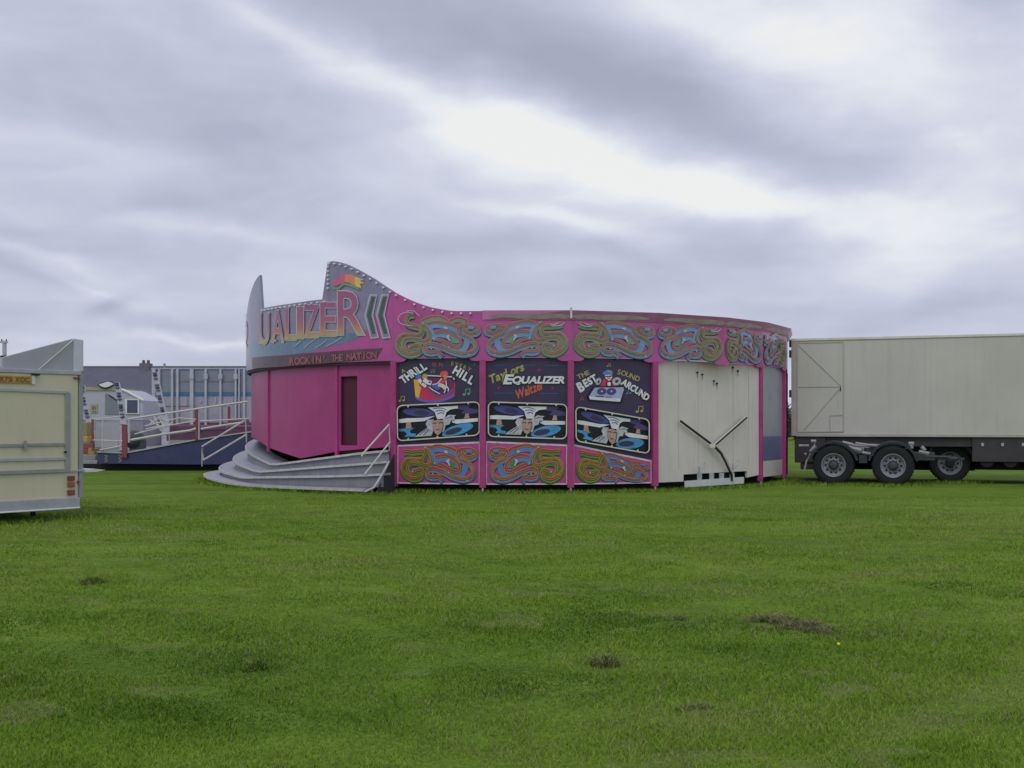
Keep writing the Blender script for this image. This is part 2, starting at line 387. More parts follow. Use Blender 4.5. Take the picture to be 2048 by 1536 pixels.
# fascia bays round the ride
bays = [Bay(VA[i], VA[i+1]) for i in range(6)]
for i in range(nb): bays.append(Bay(BACK[i], BACK[i+1]))
CURL = [(1.0*k) for k in range(3)]
for i, b in enumerate(bays):
    mb = MB(); prof = fbottom(b.w)
    if i == 0:
        top = []
        for j in range(0, 15):
            d = b.w*(1-j/14); p = b.at(d, 0); px_ = CX + F*p.x/p.y
            yy = np.interp(px_, [q[0] for q in ramp_px], [q[1] for q in ramp_px]); top.append((d, EYE+(HZ-yy)/F*p.y))
        prof = prof + top
    else: prof = prof + [(b.w, ZC), (0, ZC)]
    b.slab(mb, prof, .05, PK)
    fo = mb.build('fascia_panel', wz)
    if i > 0:
        mb = MB(); o1, o0 = .012, .13
        e = .017
        A = [b.at(0, ZC-.01, o1), b.at(b.w, ZC-.01, o1), b.at(b.w+e, ZT, o0), b.at(-e if i > 1 else 0, ZT, o0 if i > 1 else .03)]
        mb.prism(A, b.n, .04, MAUV)
        if i < 7:                                   # ghost of older curls on the flared cornice
            def cm(x, y, z, b=b): return b.at(x*b.w, ZC + y*(ZT-ZC), .016 + (.118)*y + z)
            p = Paint(cm); fl = (lambda x: 1-x) if i % 2 else (lambda x: x)
            for q in ([(.08,.1),(.14,.45),(.3,.5),(.4,.3)], [(.3,.3),(.5,.5),(.7,.45),(.88,.2)], [(.25,.1),(.45,.2),(.65,.15)], [(.15,.15),(.5,.36),(.75,.2)]):
                p.rib([(fl(a), c) for a, c in q], .24, MAUG, taper=True)
            mb.add(p.mb.v, [f for f in p.mb.f], MAUG)
        mb.build('cornice_panel', wz)
    if i < 6:
        fl = (i % 2 == 1); x0, x1 = 40, 1715
        def smap(x, y, z, b=b, fl=fl):
            u = (x-x0)/(x1-x0); u = 1-u if fl else u
            zz_ = 3.02 + (1060-y)/710*(3.83-3.02)
            return b.at(.03+u*(b.w-.06), zz_, z)
        p = Paint(smap, .006); swirl(p, True, flourish=(i == 0)); p.build('painted_swirl', fo)
# vertical joint strap between two fascia bays
mb = MB(); b = bays[1]; mb.box((0,0,0),(.05,.03,.24), TRIM, Matrix.Translation(b.at(b.w-.03, 3.88, .13))); mb.build('joint_strap', wz)

# ---- entrance sign (curved, with the two fins)
def arc(a, b, st=R_(1.25)):
    n = max(2, int(abs(b-a)/st)); return [a+(b-a)*i/n for i in range(n+1)]
def band(mb, ths, top, bot, m, off=0., thick=0.):
    vs = []; n = len(ths)
    for t in ths: vs += [pol(t, RW+off, bot(t)), pol(t, RW+off, top(t))]
    fs = [(2*i, 2*i+2, 2*i+3, 2*i+1) for i in range(n-1)]
    if thick:
        for t in ths: vs += [pol(t, RW+off-thick, bot(t)), pol(t, RW+off-thick, top(t))]
        o = 2*n
        fs += [(o+2*i+1, o+2*i+3, o+2*i+2, o+2*i) for i in range(n-1)]
        fs += [(2*i+1, 2*i+3, o+2*i+3, o+2*i+1) for i in range(n-1)] + [(2*i, o+2*i, o+2*i+2, 2*i+2) for i in range(n-1)]
        fs += [(0, 1, o+1, o), (2*n-2, o+2*n-2, o+2*n-1, 2*n-1)]
    mb.add(vs, fs, m)
def curve(pts, mirror=False):
    q = sorted([zy(*p) for p in pts]); a = [x for x, _ in q]; c = [x for _, x in q]
    return lambda t: float(np.interp(t if not mirror else (t if t > THM else 2*THM-t), a, c))
ZS = 2.97
mb = MB()
t655 = th_of(655); t524 = 2*THM - t655; tL = 2*THM - th_of(940)
band(mb, arc(t524, t655), ztop, lambda t: ZS, LIL, 0, .06)
tj = VA[0]
band(mb, arc(t655, tj), ztop, lambda t: ZS, LIL, 0, .06)
tl = -R_(89.6)
band(mb, arc(tl, t524), ztop, lambda t: ZS, LIL, 0, .06)
sign = mb.build('entrance_sign', wz)
mb = MB()
pk = curve([(590,709),(640,699),(700,683),(728,670),(745,640),(765,606),(781,586),(786,580)])
band(mb, arc(th_of(590), tj), pk, lambda t: ZS+.001, PK, .004)
te_top = curve([(500,684),(560,680),(600,676),(640,673),(700,667),(730,662)])
te_bot = curve([(500,722),(560,716),(590,709),(640,699),(700,683),(728,670),(732,664)])
band(mb, arc(th_of(500), th_of(731)), te_top, te_bot, TEAL, .007)
bt = curve([(500,716),(560,711),(650,704),(700,700),(766,696)]); bb = curve([(500,738),(560,734),(640,728),(700,723),(757,717),(766,697)])
BAN = mat('banner_dark', (72, 48, 60), .4, coat=.3, var=.3)
band(mb, arc(th_of(505), th_of(766)), bt, bb, BAN, .010)
mb.build('sign_artwork', sign, fix=False)
GRAD = bpy.data.materials.new('pink_to_yellow_letters'); GRAD.use_nodes = True
t = GRAD.node_tree; bs = t.nodes['Principled BSDF']; bs.inputs['Roughness'].default_value = .32; bs.inputs['Coat Weight'].default_value = .4
tcn = t.nodes.new('ShaderNodeTexCoord'); sx = t.nodes.new('ShaderNodeSeparateXYZ'); t.links.new(tcn.outputs['Object'], sx.inputs[0])
mr = t.nodes.new('ShaderNodeMapRange'); mr.inputs[1].default_value = 3.52; mr.inputs[2].default_value = 4.35; t.links.new(sx.outputs[2], mr.inputs[0])
cr = t.nodes.new('ShaderNodeValToRGB'); t.links.new(mr.outputs[0], cr.inputs[0]); t.links.new(cr.outputs[0], bs.inputs['Base Color'])
ce = cr.color_ramp; ce.elements[0].color = rgb(158, 138, 88, 1.6); ce.elements[0].position = .12; ce.elements[1].color = rgb(138, 72, 108, 1.6); ce.elements[1].position = .72
e = ce.elements.new(.4); e.color = rgb(158, 88, 82, 1.6)
class CylPaint(Paint): pass
def cyl(px_, py, z): th, zz_ = zy(px_, py); return pol(th, RW+.022+z, zz_)
for ch, x0, x1, y0, y1 in (('R',678,728,584,668),('E',643,673,606,671),('Z',611,639,611,674),('I',597,607,615,676),('L',573,594,618,679),('A',546,569,622,684),('U',521,540,628,688)):
    p = Paint(cyl); b_, _ = glyph(ch, 0.); gw = max(v[0] for v in b_)-min(v[0] for v in b_); gh = max(v[1] for v in b_)-min(v[1] for v in b_)
    h = (y1-y0)*.73/gh; ws = (x1-x0)/(gw*h/.73)
    p.glyphs(ch, (x0+x1)/2, (y0+y1)/2, h, GRAD, 0, ws, 0, .012, SIL, .018)
    if ch in 'REZLAIU':   # little serifs at the feet
        p.poly([(x0-2, y1-5), (x0+9, y1-5), (x0+9, y1), (x0-3, y1)], GRAD)
    p.build('sign_letter', sign)
for ch, a0, a1, z0, z1 in (('E', -88, -80, 3.6, 4.6), ('Q', -79, -70, 3.6, 4.35)):
    b_, _ = glyph(ch, 0.); gx0 = min(v[0] for v in b_); gw = max(v[0] for v in b_)-gx0; gy0 = min(v[1] for v in b_); gh = max(v[1] for v in b_)-gy0
    p = MB(); vs, fs = glyph(ch, .012)
    p.add([pol(R_(a0+(a1-a0)*(x-gx0)/gw), RW+.012, z0+(z1-z0)*(y-gy0)/gh) for x, y in vs], fs, GRAD); p.build('sign_letter', sign, fix=False)
# comet, chevrons, speed lines and motto on the sign
c2 = sub(cyl, 480, 510, 6.4)
FLM = mat('flame_orange', (206, 112, 78), .35, coat=.4); FLY = mat('flame_yellow', (208, 158, 84), .35, coat=.4); FLP = mat('flame_pink', (170, 78, 112), .35, coat=.4)
p = Paint(c2, 0)
p.poly([(1195,390),(1215,320),(1290,265),(1350,245),(1350,350),(1290,375),(1225,400)], FLP, False)
p.poly([(1350,245),(1420,250),(1480,275),(1480,400),(1400,355),(1350,350)], FLM, False)
p.poly([(1480,275),(1600,320),(1545,330),(1600,365),(1545,370),(1560,430),(1480,400)], FLY)
p.rib([(1180,420),(1260,430),(1340,375),(1450,400),(1550,450)], 34, GRN2, taper=True)
p.build('comet_painting', sign)
p = Paint(c2, 0)
DKG = mat('chevron_dark_green', (48, 72, 58), .4, coat=.4)
for sx_ in (0, 150):
    q = [(1685+sx_,515),(1625+sx_,775),(1700+sx_,1060)]; q2 = [(1740+sx_,515),(1690+sx_,775),(1760+sx_,1045)]
    out = [(1665+sx_,505),(1765+sx_,505),(1712+sx_,770),(1785+sx_,1062),(1680+sx_,1075),(1598+sx_,775)]
    p.poly(out, SIL); p.poly([(1680+sx_,520),(1750+sx_,520),(1696+sx_,770),(1765+sx_,1045),(1692+sx_,1055),(1615+sx_,775)], LIL)
    p.poly([(1692+sx_,535),(1738+sx_,535),(1683+sx_,772),(1745+sx_,1010),(1700+sx_,1010),(1632+sx_,775)], DKG)
p.build('chevron_painting', sign)
p = Paint(c2, 0)
for q in ([(820,1200),(900,1130),(1000,1060)], [(960,1200),(1040,1150),(1130,1080)], [(1100,1180),(1210,1120),(1330,1050)], [(700,1180),(760,1130),(800,1100)]): p.rib(q, 9, SIL, taper=True)
p.build('speed_lines', sign)
p = Paint(cyl, .004); MOT = mat('motto_letters', (130, 76, 80), .4)
for word_, xa, xb in (("ROCKIN'", 580, 655), ("THE", 665, 688), ("NATION", 695, 754)):
    p = Paint(cyl, .004); k_ = len(word_)
    for j_, ch in enumerate(word_):
        x = xa+(xb-xa)*(j_+.5)/k_; yc = float(np.interp(x, [570, 650, 750], [724, 718, 710])); p.z = .004
        p.glyphs(ch, x, yc-(4 if ch == "'" else 0), 14, MOT, 0, .82, 0, .035)
    p.build('motto_lettering', sign)

# ---- light bulbs
BULB = mat('bulb_glass', (232, 232, 236), .25, k=1.3)
def bulb(P, n):
    mb = MB(); r = .026; q = Vector(n).to_track_quat('Y', 'Z').to_matrix().to_4x4(); q = Matrix.Translation(P) @ q
    mb.lathe([(0.001, .055), (.02, .05), (r, .03), (r, .012), (.02, 0), (.018, -.01)], q, BULB, 8)
    return mb.build('light_bulb', wz, smooth=True)
for j in range(11):
    th = th_of(657)+R_(.35)+(tj-th_of(657)-R_(.8))*j/10; bulb(pol(th, RW+.01, ztop(th)-.06), (math.sin(th), -math.cos(th), 0))
for j in range(9):
    d = bays[0].w*(.04+.104*j); pp = bays[0].at(d, 0); px_ = CX+F*pp.x/pp.y
    bulb(bays[0].at(d, EYE+(HZ-np.interp(px_, [q[0] for q in ramp_px], [q[1] for q in ramp_px]))/F*pp.y-.06, .01), bays[0].n)
for j in range(14):
    th = t524+R_(.6)+(t655-t524-R_(1.2))*j/13; bulb(pol(th, RW+.01, ztop(th)-.07), (math.sin(th), -math.cos(th), 0))
for j in range(6):
    th = t655+R_(.35); bulb(pol(th, RW+.01, 4.72+.1*j if j < 6 else 5), (math.sin(th), -math.cos(th), 0))

# ---- walls under the fascia
IN = .09
wb = [Bay(VA[i], VA[i+1], IN) for i in range(6)]
mpw = [lambda x, y, z, b=b: b.px(x, y, z) for b in wb]
def zat(b, x, y): q = b.px(x, y); return q.z
tops = [((786,890),(965,883)), ((965,882),(1142,889)), ((1142,888),(1312,921))]
quadF = [[(13.5,90.5),(179.4,82.9),(179.4,153.1),(14.4,162.4)], [(16.1,83),(174.4,88.1),(173.6,160.9),(16.1,153.3)], [(11,92.3),(159.2,118.5),(159.2,190.5),(11.9,162.5)]]
ORI = [(780,720,5.91), (960,720,5.905), (1140,720,5.906)]
def picture(pt, quad):
    """the silver-haired face with spinning cars inside its rounded frame; u, v in the frame"""
    def T(x, y):
        u = (x-95)/935; v = (y-490-u*30)/(415+u*15)
        a, b, c, d = quad; f = lambda i: (1-v)*((1-u)*a[i]+u*b[i]) + v*((1-u)*d[i]+u*c[i]); return f(0), f(1)
    TT = lambda P: [T(*q) for q in P]
    k = 1/5.9
    def rr(ins):
        x0, x1, y0, y1, r = 95+ins, 1030-ins, 490+ins, 905-ins, 60
        P = []
        for cx_, cy_, a0 in ((x1-r,y0+r,-90),(x1-r,y1-r,0),(x0+r,y1-r,90),(x0+r,y0+r,180)):
            for j in range(5): a = R_(a0+j*22.5); P.append((cx_+r*math.cos(a), cy_+r*math.sin(a)+(cx_-95)*30/935))
        return P
    pt.poly(TT(rr(0)), BLK)
    def E(cx_, cy_, rx, ry, m, rot=0):
        c, s_ = math.cos(R_(rot)), math.sin(R_(rot))
        pt.poly(TT([(cx_+rx*math.cos(a)*c-ry*math.sin(a)*s_, cy_+rx*math.cos(a)*s_+ry*math.sin(a)*c) for a in [2*math.pi*j/20 for j in range(20)]]), m)
    E(340,592,180,48,BLUED,10); E(370,602,85,28,NAVY,10)
    pt.poly(TT([(770,548),(935,550),(900,588),(1012,618),(1012,655),(880,665),(818,642),(862,610),(770,592)]), PURP)
    pt.poly(TT([(110,765),(290,770),(240,800),(250,830),(310,840),(300,872),(180,862),(210,830),(180,800),(110,792)]), BLUEB)
    E(780,842,182,62,BLUEB,-12); E(735,852,98,34,NAVY,-12)
    pt.poly(TT([(105,655),(200,650),(390,662),(530,650),(400,702),(105,697)]), WH)
    pt.poly(TT([(720,715),(1012,722),(1012,762),(770,768),(715,745)]), WH)
    pt.poly(TT([(200,700),(250,700),(262,772),(192,772)]), SKIN); pt.poly(TT([(870,655),(905,655),(914,712),(852,712)]), SKIN)
    pt.poly(TT([(445,545),(785,550),(785,582),(700,590),(655,620),(632,692),(550,692),(520,602)]), WH)
    for q in ([(490,568),(580,562),(660,590)], [(525,598),(590,590),(640,612)], [(545,630),(600,618),(630,640)]): pt.rib(TT(q), 9*k, BLUED, taper=True)
    pt.poly(TT([(510,690),(440,690),(418,740),(440,780),(350,835),(295,876),(482,882),(506,830),(495,760)]), GREYH)
    for q in ([(340,862),(400,820),(440,790)], [(385,868),(430,830),(460,800)], [(430,870),(465,830)]): pt.rib(TT(q), 8*k, SHD, taper=True)
    pt.poly(TT([(610,700),(680,652),(765,664),(738,682),(752,712),(706,722),(690,765),(645,775),(622,850),(600,850)]), GREYH)
    for q in ([(640,700),(690,680),(730,680)], [(640,730),(680,720)]): pt.rib(TT(q), 7*k, SHD, taper=True)
    pt.poly(TT([(488,712),(555,698),(622,712),(620,790),(604,846),(556,884),(520,850),(496,790)]), SKIN)
    for q, m_, w_ in (([(505,742),(530,734),(546,748)], SHD, 9), ([(570,748),(588,734),(610,742)], SHD, 9), ([(530,820),(552,814),(574,820)], RED, 10), ([(556,745),(548,795),(566,800)], GREYH, 8), ([(612,730),(614,790),(590,845)], SHD, 6)):
        pt.rib(TT(q), w_*k, m_)
    fr = rr(4)
    pt.rib([(a, b_+.8) for a, b_ in TT(fr)], 5.2, BLK, smooth=False, closed=True); pt.rib(TT(fr), 2.3, CRM, smooth=False, closed=True)
    for q in ((222,512),(558,522),(900,530),(220,892),(550,902),(880,912)):
        a = T(*q); pt.ell(a[0], a[1], 1.6, 2.4, CRM, n=8, up=False)
    pt.up()
def note(pt, x, y, s, m):
    pt.ell(x-s*.6, y+s*.5, s*.35, s*.28, m, up=False); pt.ell(x+s*.5, y+s*.35, s*.35, s*.28, m, up=False)
    pt.rib([(x-s*.3,y+s*.5),(x-s*.2,y-s*.7),(x+s*.75,y-s*.8),(x+s*.8,y+s*.35)], s*.2, m, smooth=False)
for i in range(3):
    b = wb[i]; mb = MB(); (ax, ay), (bx, by) = tops[i]; za, zb = zat(b, ax+3, ay), zat(b, bx-3, by)
    b.slab(mb, [(0, za-.05), (b.w, zb-.05), (b.w, 3.02), (0, 3.02)], .04, NAVY); bo = mb.build('art_board', wz)
    mb = MB(); b.slab(mb, [(.0, .185), (b.w, .185), (b.w, zb), (0, za)], .04, PKL, .015); lo = mb.build('lower_panel', wz)
    ox, oy, sc = ORI[i]; M_ = lambda x, y, z, b=b, ox=ox, oy=oy: b.px(ox+x, oy+y, z)
    # trim round the lower panel
    p = Paint(lambda d, z, o, b=b: b.at(d, z, .017+o)); wd = .03
    p.rib([(.07, .2), (b.w-.07, .2)], wd, TRIM, False, up=False); p.rib([(.05, za-.02), (b.w-.05, zb-.02)], wd*1.3, TRIM, False, up=False)
    p.rib([(.08, .2), (.08, za-.03)], wd*.7, TRIM, False, up=False); p.rib([(b.w-.08, .2), (b.w-.08, zb-.03)], wd*.7, TRIM, False)
    p.build('panel_trim', lo)
    fl = i == 1
    def lmap(x, y, z, b=b, fl=fl, za=za, zb=zb):
        u = (x-40)/1675; u = 1-u if fl else u; zt = za+(zb-za)*u-.05; v = (1060-y)/710
        return b.at(.11+u*(b.w-.22), .215+v*(zt-.215), .019+z)
    p = Paint(lmap); swirl(p, False); p.build('painted_swirl', lo)
    pp = Paint(M_, .006); picture(pp, quadF[i]); pp.build('framed_face_painting', bo)
    S = sub(lambda x, y, z, b=b: b.px(x, y, z), ox, oy, sc)
    if i == 0:
        p = Paint(S)
        p.poly([(280,230),(300,430),(340,470),(520,492),(680,465),(765,420),(772,225),(600,200),(440,190)], mat('tub_red', (158, 42, 74), .45))
        p.poly([(440,200),(765,222),(745,360),(640,420),(520,400),(450,300)], mat('tub_dark', (92, 34, 72), .5))
        p.poly([(280,230),(350,235),(345,300),(370,330),(350,400),(340,460),(300,430)], mat('tub_yellow', (186, 142, 58), .5))
        BL3 = mat('tub_blue', (66, 84, 158), .5)
        p.rib([(305,445),(380,480),(520,495),(680,460),(765,415)], 26, BL3); p.rib([(455,320),(530,395),(640,420),(745,345)], 22, BL3)
        p.rib([(430,188),(600,196),(745,205)], 26, BLK); p.rib([(440,183),(600,191),(735,200)], 13, WH)
        p.ell(338,195,36,30,BL3,-20); p.ell(412,195,32,34,OLV); p.ell(640,165,50,36,mat('rider_hair', (196, 70, 52), .5),-8); p.ell(655,200,24,32,SKIN)
        p.rib([(345,225),(370,270),(425,315)], 34, WH); p.ell(378,265,8,14,BLK,30); p.rib([(400,230),(440,260),(490,275)], 50, WH); p.ell(470,262,14,10,BLK)
        p.poly([(485,300),(575,288),(600,350),(540,350)], BL3); p.rib([(590,245),(650,255)], 52, mat('rider_red', (180, 44, 56), .5))
        p.rib([(460,320),(520,365),(592,402)], 20, BLK); p.rib([(460,318),(520,362),(592,400)], 12, WH)
        p.rib([(500,290),(560,275),(612,215)], 11, WH); p.rib([(570,290),(630,310),(650,340)], 46, CRM); p.rib([(660,240),(665,310),(640,390)], 12, WH); p.rib([(660,300),(690,340),(685,370)], 12, WH)
        p.rib([(735,205),(765,240)], 30, BLK); p.rib([(748,210),(762,232)], 16, WH)
        p.build('tub_painting', bo)
        p = Paint(S)
        for ch, x, y, r in (('T',158,228,36),('H',214,190,38),('R',268,148,38),('I',312,124,38),('L',346,112,36),('L',396,78,34)): p.glyphs(ch, x, y, 92, WH, r, .82, 0, .05, BLK, .06)
        p.build('thrill_lettering', bo); p = Paint(S)
        for ch, x, y in (('H',790,128),('I',846,162),('L',898,196),('L',962,238)): p.glyphs(ch, x, y, 100, WH, -30, .85, 0, .05, BLK, .06)
        p.build('hill_lettering', bo); p = Paint(S)
        p.glyphs('A', 155, 128, 50, OLV, 25); p.build('a_lettering', bo); p = Paint(S); p.glyphs('O', 525, 53, 44, ORD); p.glyphs('N', 600, 52, 44, ORD); p.build('on_lettering', bo); p = Paint(S)
        for ch, x, y, r in (('E',738,42,-5),('V',788,48,-10),('E',838,66,-18),('R',886,86,-24),('Y',938,112,-30)): p.z = .004; p.glyphs(ch, x, y, 44, OLV, r)
        p.build('every_lettering', bo); p = Paint(S)
        note(p, 905, 382, 50, mat('note_green', (72, 140, 92), .5)); note(p, 140, 462, 42, OLV); note(p, 505, 130, 28, mat('note_teal', (84, 124, 112), .5)); p.ell(1000, 50, 14, 12, BL3)
        p.build('note_painting', bo)
    if i == 1:
        NB = mat('neon_blue_paint', (44, 68, 116), .5); NR = mat('neon_red_paint', (128, 34, 66), .5)
        p = Paint(S)
        for q in ([(165,62),(300,62)], [(530,60),(655,62)], [(770,65),(940,65)], [(165,390),(560,394)], [(700,394),(930,396)]): p.rib(q, 10, NB, False, up=False)
        p.up()
        for x, y in ((700,118),(222,330),(857,335)):
            p.poly([(x+ (26 if j % 2 == 0 else 11)*math.cos(R_(36*j-90)), y+(26 if j % 2 == 0 else 11)*math.sin(R_(36*j-90))) for j in range(10)], NR, False)
        p.build('neon_painting', bo)
        p = Paint(S); p.word('TayLors', 312, 150, 100, 430, OLV, 22, .22, .03); p.build('script_lettering', bo)
        p = Paint(S, .012); p.word('Waltzer', 585, 345, 108, 350, ORG, 22, .25, .03); p.build('waltzer_lettering', bo)
        p = Paint(S, .02); p.glyphs('E', 338, 228, 112, WH, 0, 1.4, .3, .045, BLK, .05); p.z = .02
        p.word('QUALIZER', 696, 232, 84, 612, WH, 0, .28, .045, BLK, .06); p.build('equalizer_lettering', bo)
    if i == 2:
        p = Paint(S)
        p.poly([(350,320),(400,215),(440,245),(505,205),(545,300),(520,325)], mat('dj_jacket', (160, 46, 70), .5))
        p.poly([(410,175),(495,170),(498,205),(462,248),(418,215)], WH); p.rib([(418,192),(455,198),(492,186)], 14, BLK); p.rib([(440,222),(480,214)], 7, RED)
        p.poly([(380,155),(430,118),(480,118),(505,140),(500,172),(425,172),(395,172)], mat('cap_blue', (62, 108, 176), .5)); p.rib([(440,125),(495,140)], 16, OLV)
        p.poly([(432,250),(492,248),(496,314),(430,314)], BLK); p.poly([(444,262),(480,262),(482,304),(444,304)], WH)
        p.ell(335,252,32,44,GREYH,25); p.ell(338,256,12,20,SHD,20); p.ell(552,252,54,46,GREYH,-30); p.ell(552,252,22,17,SHD,-30)
        p.poly([(282,312),(648,308),(612,508),(222,478),(208,425)], BLK)
        p.poly([(292,326),(634,322),(600,456),(224,430)], mat('deck_blue_grey', (136, 142, 172), .45)); p.poly([(224,430),(600,456),(590,494),(236,466)], WH); p.poly([(600,456),(634,322),(636,350),(592,494)], GREYH)
        for x in (375, 490): p.ell(x,370,56,40,PURP,-5); p.ell(x,370,34,24,BLUED,-5); p.ell(x,370,11,9,CRM)
        p.rib([(300,425),(400,432)], 8, BLK, False); p.rib([(420,434),(500,440)], 8, RED, False)
        p.build('disc_jockey_painting', bo)
        p = Paint(S)
        for ch, x, y, h in (('B',125,316,112),('E',186,272,92),('S',234,248,86),('T',282,220,88)): p.glyphs(ch, x, y, h, WH, 28, .85, 0, .05, BLK, .06)
        p.build('best_lettering', bo); p = Paint(S)
        for ch, x, y in (('A',645,268),('R',698,302),('O',750,334),('U',800,364),('N',852,398),('D',904,436)): p.glyphs(ch, x, y, 78, WH, -32, .85, 0, .05, BLK, .06)
        p.build('around_lettering', bo); p = Paint(S)
        p.word('THE', 155, 172, 56, 150, OLV, 24); p.build('the_lettering', bo); p = Paint(S)
        for ch, x, y, r in (('S',580,142,-8),('O',635,156,-14),('U',688,174,-20),('N',738,196,-24),('D',798,220,-28)): p.z = .004; p.glyphs(ch, x, y, 60, OLV, r)
        p.build('sound_lettering', bo); p = Paint(S)
        note(p, 695, 378, 34, mat('note_blue', (88, 120, 160), .5)); note(p, 138, 460, 26, ORD); note(p, 822, 585, 50, OLV); note(p, 458, 60, 26, OLV)
        p.build('note_painting', bo)

# posts with their feet
GALV = mat('galvanised_steel', (150, 150, 152), .45, metal=.2, var=.15)
def post(th, w_=.14, z0=.12, z1=2.97, m=PKD, r=RW-.03):
    mb = MB(); M4 = Matrix.Translation(pol(th, r)) @ Matrix.Rotation(th, 4, 'Z')
    mb.box((-w_/2, -.03, z0), (w_/2, .1, z1), m, M4); o = mb.build('post', wz, bevel=.006)
    mb = MB(); mb.box((-.02, -.01, 0), (.02, .03, z0), GALV, M4); mb.box((-.07, -.05, 0), (.07, .07, .012), GALV, M4); mb.build('foot', o)
for i in range(4): post(VA[i])
post(VA[5], .085); post(VA[6], .09); post(VA[4], .05, .2, .5, DARK, RW-.4)
for a in BACK[1:-1]: post(a)
# cream end wall of the centre truck between posts 4 and 6, with its folded tow frame
CWH = mat('truck_cream_white', (175, 168, 163), .45, var=.08, streak=.3, sat_dirt=(.42, .38, .3, 1), k=1.75, vs=.9)
RUB = mat('black_bar', (26, 26, 28), .5)
cb = Bay(VA[3], VA[5], .06)
zp = lambda x, y: (cb.px(x, y) - cb.A).dot(cb.t)
def cz(x, y): return cb.px(x, y).z
mb = MB()
prof = [(.07, cz(1318, 965)), (zp(1367,962), cz(1367,963)), (zp(1367,949), cz(1367,949)), (zp(1494,941), cz(1494,942)), (zp(1494,955), cz(1494,955)), (cb.w-.06, cz(1517, 950)), (cb.w-.06, 3.0), (.07, 3.0)]
cb.slab(mb, prof, .06, CWH, 0); cw = mb.build('end_wall', wz)
mb = MB()
for x in (1357, 1396, 1466, 1497): 
    d = zp(x, 800); cb.slab(mb, [(d-.01, .5), (d+.01, .5), (d+.01, 2.98), (d-.01, 2.98)], .01, mat('wall_seam', (158, 155, 147), .6), .006)
mb.build('wall_seam', cw)
mb = MB()
for x, y in ((1395,745),(1405,749),(1428,762),(1434,767),(1466,735),(1476,742)):
    q = cb.px(x, y, .02); mb.box((-.02, -.02, -.02), (.02, .02, .02), DARK, Matrix.Translation(q)); mb.tube([q, q-Vector((0,0,.12))], .008, mat('rust_run', (120, 112, 100), .8), 6)
mb.build('wall_hook', cw)
for pts, nm in (([(1361,842),(1428,892)], 'tow_bar'), ([(1493,835),(1428,892)], 'tow_bar')):
    mb = MB(); a, b_ = cb.px(*pts[0], .1), cb.px(*pts[1], .12); n_ = cb.n
    for off_, m_, wd in ((0, RUB, .026), (.034, CWH, .014)):
        mb.tube([a+Vector((0,0,off_)), b_+Vector((0,0,off_))], wd, m_, 6)
    mb.build(nm, cw)
mb = MB(); A = [cb.px(*q, .12) for q in ((1428,892),(1442,907),(1452,926),(1463,950),(1464,962))]
mb.tube(A, .028, RUB, 6); mb.tube([q+Vector((.05,-.01,.02)) for q in A], .018, CWH, 6); mb.box((-.07,-.05,-.05),(.07,.05,.05), CWH, Matrix.Translation(cb.px(1424,891,.12))); mb.build('tow_eye_bar', cw)
mb = MB()
mb.prism([cb.px(*q, .1) for q in ((1372,962),(1488,954),(1488,967),(1372,975))], cb.n, .05, mat('step_board', (168, 170, 172), .5, streak=.3))
mb.build('step_board', cw)
mb = MB()
for x0 in (1396, 1461, 1420, 1440):
    mb.prism([cb.px(*q, .08) for q in ((x0,946),(x0+8,946),(x0+8,970),(x0,971))], cb.n, .03, GALV)
for x0, y0 in ((1398,945),(1466,940)):
    mb.tube([cb.px(x0,y0,.12), cb.px(x0,y0-12,.14)], .02, GALV, 6); mb.tube([cb.px(x0,y0,.12), cb.px(x0+10,y0-13,.14), cb.px(x0+11,y0-20,.14)], .018, GALV, 6)
mb.build('step_bracket', cw)
# grey and blue sheeted bay
b = wb[5]; mb = MB()
SHG = mat('grey_sheet', (128, 130, 142), .3, coat=.5, var=.1, streak=.2); SHB = mat('blue_sheet', (92, 100, 128), .3, coat=.4)
b.slab(mb, [(0, 1.22), (b.w, 1.22), (b.w, 3.02), (0, 3.02)], .04, SHG); mb.build('grey_shutter', wz)
mb = MB(); b.slab(mb, [(0, .6), (b.w, .6), (b.w, 1.22), (0, 1.22)], .04, SHB); mb.build('blue_panel', wz)
mb = MB(); b.slab(mb, [(0, .2), (b.w, .2), (b.w, .6), (0, .6)], .04, CWH); mb.build('lower_panel', wz)
for i in range(nb):
    b = Bay(BACK[i], BACK[i+1], IN); mb = MB(); b.slab(mb, [(0, .2), (b.w, .2), (b.w, 3.02), (0, 3.02)], .04, PKS); mb.build('wall_panel', wz)
# entrance shutters: lower edge follows the hilly walkway
sh_bot = curve([(496,875),(511,884),(527,895),(560,907),(591,917),(625,911),(666,903),(720,898),(782,893)])
def sh(a, b_, m, r=RW-.14, hole=None):
    mb = MB(); zt = 3.02
    if not hole: band(mb, arc(a, b_, R_(2.5)), lambda t: zt, sh_bot, m, r-RW, .04)
    else:
        h0, h1, z0, z1 = hole
        band(mb, [a, h0], lambda t: zt, sh_bot, m, r-RW, .04); band(mb, [h1, b_], lambda t: zt, sh_bot, m, r-RW, .04)
        band(mb, [h0, h1], lambda t: zt, lambda t: z1, m, r-RW, .04); band(mb, [h0, h1], lambda t: z0, sh_bot, m, r-RW, .04)
    return mb.build('entrance_shutter', wz)
tA, tB, tC = th_of(527), th_of(591), th_of(666)
sh(-R_(89.6), tA, PKS); sh(tA, tC, PKS)
h0, h1 = th_of(673), th_of(707)
s3 = sh(tC, VA[0], PKS, hole=(h0, h1, zy(690, 891)[1], zy(690, 752)[1]))
mb = MB(); band(mb, [h0-R_(1), h1+R_(1)], lambda t: 2.85, lambda t: .85, mat('dark_doorway', (66, 24, 42), .7), -.22, .03); mb.build('doorway_dark_panel', s3)  # dark panel behind the opening, painting in its shaded inside
